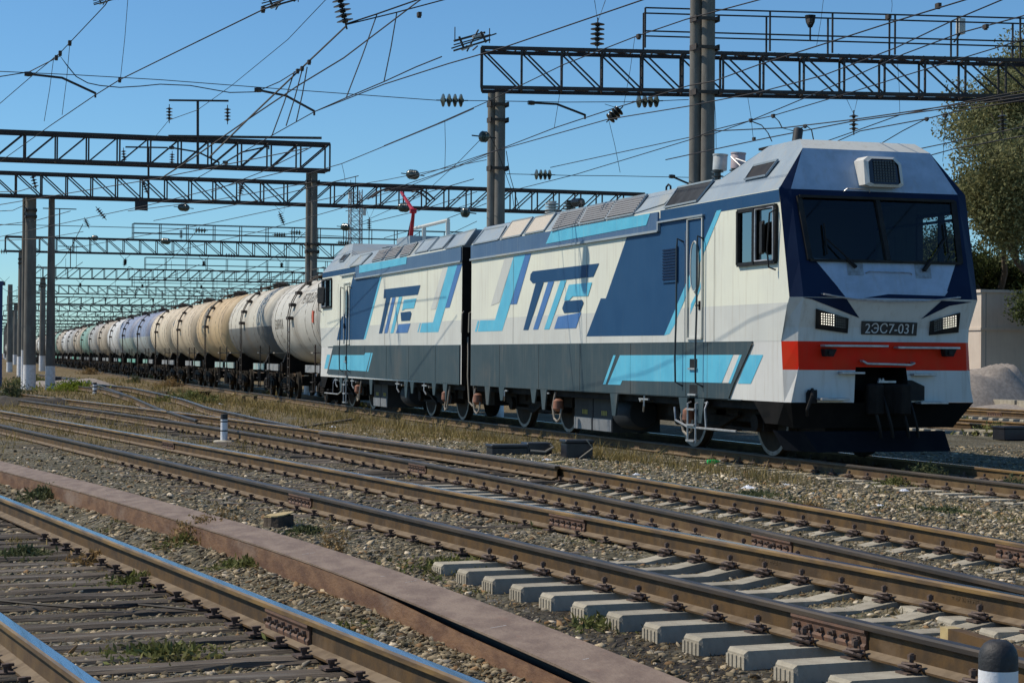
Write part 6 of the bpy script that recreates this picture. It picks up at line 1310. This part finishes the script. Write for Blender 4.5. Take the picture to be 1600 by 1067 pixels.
marker(350,691,-.22,.5,.068,'striped marker post on a round concrete base between the turnout and the middle track',[(.21,0),(.235,1),(.385,0),(.41,1),(.44,0),(.54,1)],dome=False)
marker(148,617,-.28,.5,.085,'small far striped marker post on a round base in the grass',[(.14,0),(.2,1),(.32,0),(.37,1),(.44,0),(.52,1)],dome=False)
cc=onz(1560,1000,.20); t=thing('marker_post','big round topped marker post, black over white, cut by the bottom right corner','marker post',(cc[0],cc[1]+.02,-.33),group='black and white marker posts')
MB().lathe([(0,.092),(.40,.088)],(cc[0],cc[1],-.33),(cc[0],cc[1],1),28).build('white_band',M['whitepaint'],t,smooth=True)
MB().lathe([(0,.0885),(.06,.088),(.09,.080),(.115,.064),(.13,.04),(.135,.01)],(cc[0],cc[1],.07),(cc[0],cc[1],1),28).build('black_top',M['blackpaint'],t,smooth=True)
def cbox(label,px,py,gzv,w,d,h,name='equipment_box',cat='equipment box',m='boxblack',rz=0,extra=None):
    c=onz(px,py,gzv); t=thing(name,label,cat,tuple(c),rz); mb=MB().box(-w/2,w/2,-d/2,d/2,0,h-.05); mb.build('box_body',M[m],t,world=False,bevel=.012)
    MB().box(-w/2-.02,w/2+.02,-d/2-.02,d/2+.02,h-.05,h).build('box_lid',M[m],t,world=False,bevel=.01)
    if extra: extra(t)
    return t
def pmx(t):
    MB().box(.30,.75,-.22,.22,0,.23).build('gear_housing',M['boxblack'],t,world=False,bevel=.015); MB().bar((-.5,-.1,.06),(-1.1,-.1,.05),.05).bar((-.5,.1,.09),(-1.3,.1,.05),.035).build('throw_rod',M['blackrust'],t,world=False); MB().tube([(.35,-.25,.1),(.6,-.3,.08),(.75,-.28,.16),(.7,-.25,.2)],.022,6).build('conduit',M['hose'],t,world=False)
cbox('low black point machine beside the turnout rail, with a rod and a pale conduit',792,712,-.25,.62,.42,.2,name='point_machine',cat='point machine',extra=pmx,rz=-.05)
def bx(t): MB().tube([(.1,-.3,.33),(.2,-.31,.2),(-.05,-.33,.02)],.012,5).build('cable',M['hose'],t,world=False)
cbox('square black junction box right of the point machine',901,717,-.27,.46,.42,.33,extra=bx,rz=-.1)
cbox('small black block standing at the foot of the far whitewashed pole',84,603,-.3,.75,.6,.5)
cbox('dark crate like block lying behind the wooden stool in the grass',316,620,-.3,.62,.3,.22,m='under2'); cbox('lower dark block left of the crate like one',293,620,-.3,.5,.25,.12,m='under2'); cbox('black relay box on the ground behind the locomotive at the right edge',1588,687,-.3,.9,.5,.3)
c=onz(390,628,-.3); t=thing('wooden_stool','small weathered wooden table on short legs in the gravel','stool',tuple(c)); MB().box(-.28,.28,-.2,.2,.22,.27).build('table_top',M['cutwood'],t,world=False)
for a in (-.22,.22):
    for b in (-.14,.14): MB().box(a-.035,a+.035,b-.03,b+.03,0,.22).build('leg',M['sleeperw'],t,world=False)
# tree stump
c=onz(436,832,-.27); t=thing('tree_stump','short tree stump with a pale yellow cut top behind the steel beam','tree stump',tuple(c)); n=24
rr=[.135*(1+.10*math.sin(3*a+.5)+.06*math.sin(7*a)) for a in np.linspace(0,2*math.pi,n,endpoint=False)]
mb=MB(); A=np.linspace(0,2*math.pi,n,endpoint=False)
for z,k in ((-.03,1.15),(.1,1.02),(.17,1.0)): mb.v+=[(math.cos(a)*r*k,math.sin(a)*r*k,z) for a,r in zip(A,rr)]
for i in range(2):
    for k in range(n): mb.f.append((i*n+k,i*n+(k+1)%n,(i+1)*n+(k+1)%n,(i+1)*n+k)); mb.m.append(0)
mb.build('stump_bark',M['bark'],t,world=False); MB().prism([(math.cos(a)*r*1.03,math.sin(a)*r*1.03,.171+.02*math.cos(a)) for a,r in zip(A,rr)],(0,0,.012)).build('cut_top',M['cutwood'],t,world=False)
# litter
def bottle(px,py,m,label,rz):
    c=onz(px,py,-.22); t=thing('plastic_bottle',label,'bottle',(c[0],c[1],c[2]),rz); MB().lathe([(0,.02),(.01,.035),(.12,.037),(.17,.03),(.21,.013),(.235,.013)],(-.1,0,.037),(1,0,.06),14).build('bottle_body',m,t,world=False,smooth=True); MB().lathe([(0,.016),(.02,.016)],(.135,0,.047),(1,0,.06),10).build('cap',M['litter'],t,world=False); return t
bottle(1113,725,M['green'],'bright green crushed plastic bottle on the gravel below the cab door',.2)
def rag(px,py,s,label,seed,h=.5,m='litter',name='plastic_litter'):
    r_=random.Random(seed); c=onz(px,py,-.22); c[2]=float(gz(c[0],c[1]))+.005; n=7; V=[];F=[]
    for i in range(n+1):
        for j in range(n+1):
            u=i/n*2-1;v=j/n*2-1; d=max(abs(u),abs(v)); V.append((c[0]+u*s*(1+r_.uniform(-.2,.2)),c[1]+v*s*(1+r_.uniform(-.2,.2)),c[2]+s*h*(1-d*d*.9)*(r_.uniform(.25,1.3))))
    for i in range(n):
        for j in range(n): a=i*(n+1)+j; F.append((a,a+1,a+n+2,a+n+1))
    mb=MB(); mb.v=V; mb.f=F; mb.m=[0]*len(F); return mb.build(name,M[m],label=label,cat='litter')
for a in ((855,719,.07,'white crumpled plastic on the ground between the two black boxes',1),(1148,745,.05,'white scrap on the gravel below the cab door',2),(1236,812,.11,'clear plastic film caught in the weed between the rails',3),(1228,752,.045,'small white scrap on the gravel, lower right of the green bottle',4),(1170,765,.09,'pale flattened paper on the gravel near the turnout rail',5),(1413,757,.06,'pale scrap by the weed in front of the plough',6),(520,668,.08,'white scrap on the bank left of the rear bogie',7),(1190,781,.035,'tiny white scrap beside the blue topped rail',8),(178,605,.16,'pale plastic bag in the dry grass by the turnout',9),(82,667,.06,'white scrap between the rails at the far left',10),(1436,957,.035,'small blue white bag scrap on a concrete sleeper',11),(994,742,.05,'white scrap cluster on the gravel above the turnout rail',12),(345,631,.1,'yellow green and white scrap lying in the weeds behind the turnout',13),(1375,789,.05,'white scrap on the right gravel under the nose',14)): rag(a[0],a[1],a[2],a[3],a[4])
# rusty square bar with a pale sawn end, planks
p0=onz(1492,991,-.16); p1=onz(1620,1030,-.14); t=thing('steel_bar','rusty square bar with a pale sawn end lying on the sleepers at the lower right','bar',tuple(p0)); MB().bar(p0,p1,.085,.07).build('bar_body',M['rust'],t); d=(p0-p1)/np.linalg.norm(p1-p0); MB().bar(p0,p0+d*.12,.086,.071).build('pale_end',M['cutwood'],t)
for k,(x0,y0,x1,y1,wd,lab,mm) in enumerate([(830,728,880,722,.10,'pale plank lying beside the square black box','cutwood'),(300,765*0+672,262,668,.1,'short timber lying on the ballast left of the striped post','sleeperw'),(1515,672,1600,676,.35,'pale concrete slab on the ground behind the nose at the right','sleeperc'),(375,605,362,618,.08,'pale board leaning flat in the grass by the small table','cutwood'),(470,668,552,655,.12,'old timber lying on the bank before the rear bogie','sleeperw'),(340,622,300,628,.07,'thin pale board in the grass behind the turnout','cutwood')]):
    a=onz(x0,y0,-.2 if y0>660 else -.26); b=onz(x1,y1,-.2 if y0>660 else -.26); MB().bar(a,b,wd,.05).build('plank',M[mm],label=lab,cat='plank')
# thin dark cable across the wooden sleepers
P=[tuple(onz(x,y,-.165)) for x,y in ((0,938),(60,944),(130,949),(200,948),(215,944),(260,948),(310,953),(350,952),(388,943))]; MB().tube(P,.009,5).build('ground_cable',M['black'],label='thin black cable lying across the wooden sleepers at the bottom left',cat='cable')
# kerb beams behind second far track
t=thing('concrete_kerb','low pale concrete kerb of blocks behind the far tracks at the right','kerb',(37,50,GND))
for k in range(14): MB().box(36.2,36.5,44+k*2.0,45.85+k*2.0,-.3,.12).build('kerb_block',M['sleeperc'],t)

# ================================================================= BUILDING AND TREES
bl=thing('rendered_building','low beige rendered building with a horizontal ledge at the right behind the gravel heap','building',(48,75,GND))
X0=float(ony(1533,500,70)[0]); zt=float(ony(1533,457,70)[2]); zl=float(ony(1540,514,70)[2])
MB().box(X0,X0+26,70,84,GND,zt).build('wall',M['wall'],bl)
MB().box(X0-.08,X0+26.1,69.92,84.1,zt,zt+.12).build('parapet',M['wall'],bl); MB().box(X0-.05,X0+26,69.95,84.05,zl-.05,zl+.05).build('ledge',M['wall'],bl)
for k_ in range(9): MB().box(X0+.2+k_*3,X0+.23+k_*3,69.985,70.0,GND,zt-.02).build('wall_joint',M['seam0'],bl)
MB().box(X0-.035,X0,76,80,GND,zl-.3).box(X0-.03,X0,71.2,72.4,GND,zl-.5).build('wall_panel',M['wall'],bl)
def leaves(name,C,R,n,size,m,parent,world=True,shape=.9):
    """n leaves spread through clumps C (k,3) radii R"""
    k=len(C); w_=R**2.2; idx=rng.choice(k,n,p=w_/w_.sum()); d=rng.normal(0,1,(n,3)); d/=np.linalg.norm(d,axis=1)[:,None]; r=rng.random(n)**.45
    P=C[idx]+d*(r*R[idx])[:,None]*np.array([1,1,.75]); a=rng.normal(0,1,(n,3)); a/=np.linalg.norm(a,axis=1)[:,None]; b=np.cross(a,rng.normal(0,1,(n,3))); b/=np.linalg.norm(b,axis=1)[:,None]; s=size*rng.uniform(.6,1.3,n)[:,None]
    V=np.stack([P-a*s,P+b*s*.5,P+a*s,P-b*s*.5],1).reshape(-1,3); F=np.arange(n*4).reshape(-1,4)
    o=npmesh(name,V-np.array(WLOC[parent.name]),F,[m],smoothf=False); o.parent=parent; return o
def tree(label,base,h,spread,nl,size,m,seed,bias=(0,0),trunk=.35,low=.2,cat='tree',name='broadleaf_tree',levels=3,dens=1.):
    r_=random.Random(seed); t=thing(name,label,cat,tuple(base)); mb=MB(); C=[];R=[]
    def grow(p,d,l,r,lv):
        pts=[p]; 
        for k in range(4):
            d=(d+Vector((r_.gauss(0,.16),r_.gauss(0,.16),r_.gauss(.04,.1)))).normalized(); p=p+d*(l/4); pts.append(p)
        mb.tube(pts,[lerp(r,r*.55,i/4) for i in range(5)],6 if lv>1 else 4)
        if lv<=1:
            for q in pts[1:]: C.append(tuple(q)); R.append(spread*r_.uniform(.05,.115))
        if lv>0:
            for k in range(4 if lv>1 else 4):
                a=r_.uniform(0,6.28); nd=(d*.55+Vector((math.cos(a),math.sin(a),r_.uniform(-.15,.6)))*.8+Vector((bias[0],bias[1],0))*.25).normalized(); grow(pts[r_.choice((2,3,4))],nd,l*r_.uniform(.5,.75),r*.5,lv-1)
    b=Vector(base); grow(b,Vector((0,0,1)),h*.42,trunk,0+levels)
    mb.build('trunk',M['bark'],t,smooth=True); C=np.array(C);R=np.array(R); k=C[:,2]>base[2]+h*low; C=C[k];R=R[k]
    leaves('crown',C,R,int(nl*dens),size,m,t); return t
olive=leafmat('olive_leaves',(.14,.15,.065),(.24,.235,.11),.5,.35); darkl=leafmat('dark_leaves',(.045,.065,.02),(.085,.10,.035),.5,.3); pop=leafmat('poplar_leaves',(.09,.12,.04),(.13,.15,.06),.4,.3)
tree('large olive green elm filling the right edge of the picture beyond the cab',(ony(1665,600,66)[0],66,GND),18.5,13.0,125000,.078,olive,4,bias=(-.6,0),low=.22)
tree('second olive elm close behind the large one, lower and darker at the right edge',(ony(1600,600,75)[0],75,GND),13,11,95000,.08,darkl,12,bias=(-.3,0),low=.22)
tree('dark leafy tree at the right edge hanging over the top of the beige wall',(ony(1655,600,67.0)[0],67.0,GND),9.5,8.0,34000,.075,darkl,23,bias=(-.5,0),low=.35)
tree('slim poplar top peeping over the roof of the front section',(ony(1001,500,140)[0],140,GND),14.9,2.6,9000,.16,pop,31,trunk=.2,low=.3,name='poplar_tree')
for k,(px,Y,h,lab) in enumerate(((1510,120,9,'far green tree behind the building, left part'),(1700,110,12,'far green tree outside the right edge'),(60,620,9,'distant tree on the horizon beyond the last gantries, left'),(230,700,10,'distant tree on the horizon beyond the last gantries, right'),(-40,640,8,'distant tree on the horizon at the left edge'))):
    tree(lab,(ony(px,600,Y)[0],Y,GND),h,h*.9,3000 if Y>300 else 12000,.5 if Y>300 else .16,darkl if Y<300 else olive,50+k,levels=2)

# driver, dimly seen through the windscreen
dr=thing('person','driver in a blue shirt sitting behind the windscreen, hand raised to the controls','person',tuple(T1(1.35,1.35,1.95)))
me=bpy.data.meshes.new('person_body'); P=[(0,0,.10),(0,0,.30),(0,-.02,.52),(0,-.02,.62),(0,-.04,.70),(0,-.06,.80),(.19,-.02,.55),(.27,-.12,.33),(.22,-.38,.30),(.21,-.46,.32),(-.19,-.02,.55),(-.27,-.12,.33),(-.22,-.38,.36),(-.21,-.46,.40),(.1,-.3,.08),(-.1,-.3,.08),(.11,-.42,-.2),(-.11,-.42,-.2)]
Ed=[(0,1),(1,2),(2,3),(3,4),(4,5),(2,6),(6,7),(7,8),(8,9),(2,10),(10,11),(11,12),(12,13),(0,14),(0,15),(14,16),(15,17)]
me.from_pydata(P,Ed,[]); o=bpy.data.objects.new('body',me); S.collection.objects.link(o); o.parent=dr; WLOC[o.name]=WLOC[dr.name]
sk_=o.modifiers.new('skin','SKIN'); o.modifiers.new('sub','SUBSURF').levels=1
RR=[.15,.145,.15,.06,.085,.095,.07,.052,.038,.03,.07,.052,.038,.03,.09,.09,.06,.06]
for v,r in zip(me.skin_vertices[0].data,RR): v.radius=(r,r)
me.skin_vertices[0].data[0].use_root=True; bpy.context.view_layer.update()
m2=bpy.data.meshes.new_from_object(o.evaluated_get(bpy.context.evaluated_depsgraph_get())); o.modifiers.clear(); o.data=m2; m2.materials.append(M['shirt']); m2.materials.append(M['skin'])
for p in m2.polygons: p.use_smooth=True; p.material_index=1 if (p.center.z>.63 or p.center.y<-.33 and p.center.z>.2) else 0
h=MB().lathe([(0,.02),(.02,.075),(.06,.10),(.11,.108)],(0,-.05,.90),(0,-.05,.5),14).build('hair',M['hair'],dr,world=False,smooth=True)
MB().prism([(-.015,-.15,.76),(.015,-.15,.76),(0,-.175,.77),(0,-.15,.82)],(0,.03,0)).build('nose',M['skin'],dr,world=False)
for sx in (-.033,.033): MB().lathe([(0,.012),(.012,.004)],(sx,-.142,.81),(sx,-1,.81),8).build('eye',M['black'],dr,world=False)
for hx,hz in ((.21,.32),(-.21,.40)):
    for q in range(4): MB().tube([(hx-.03+q*.02,-.47,hz),(hx-.03+q*.02,-.53-.006*(q in (1,2)),hz+.005),(hx-.03+q*.02,-.55,hz-.025)],[.010,.009,.007],6).build('finger',M['skin'],dr,world=False,smooth=True)
    MB().tube([(hx+.035*(-1 if hx>0 else 1),-.44,hz),(hx+.055*(-1 if hx>0 else 1),-.49,hz+.01)],[.012,.009],6).build('thumb',M['skin'],dr,world=False,smooth=True)
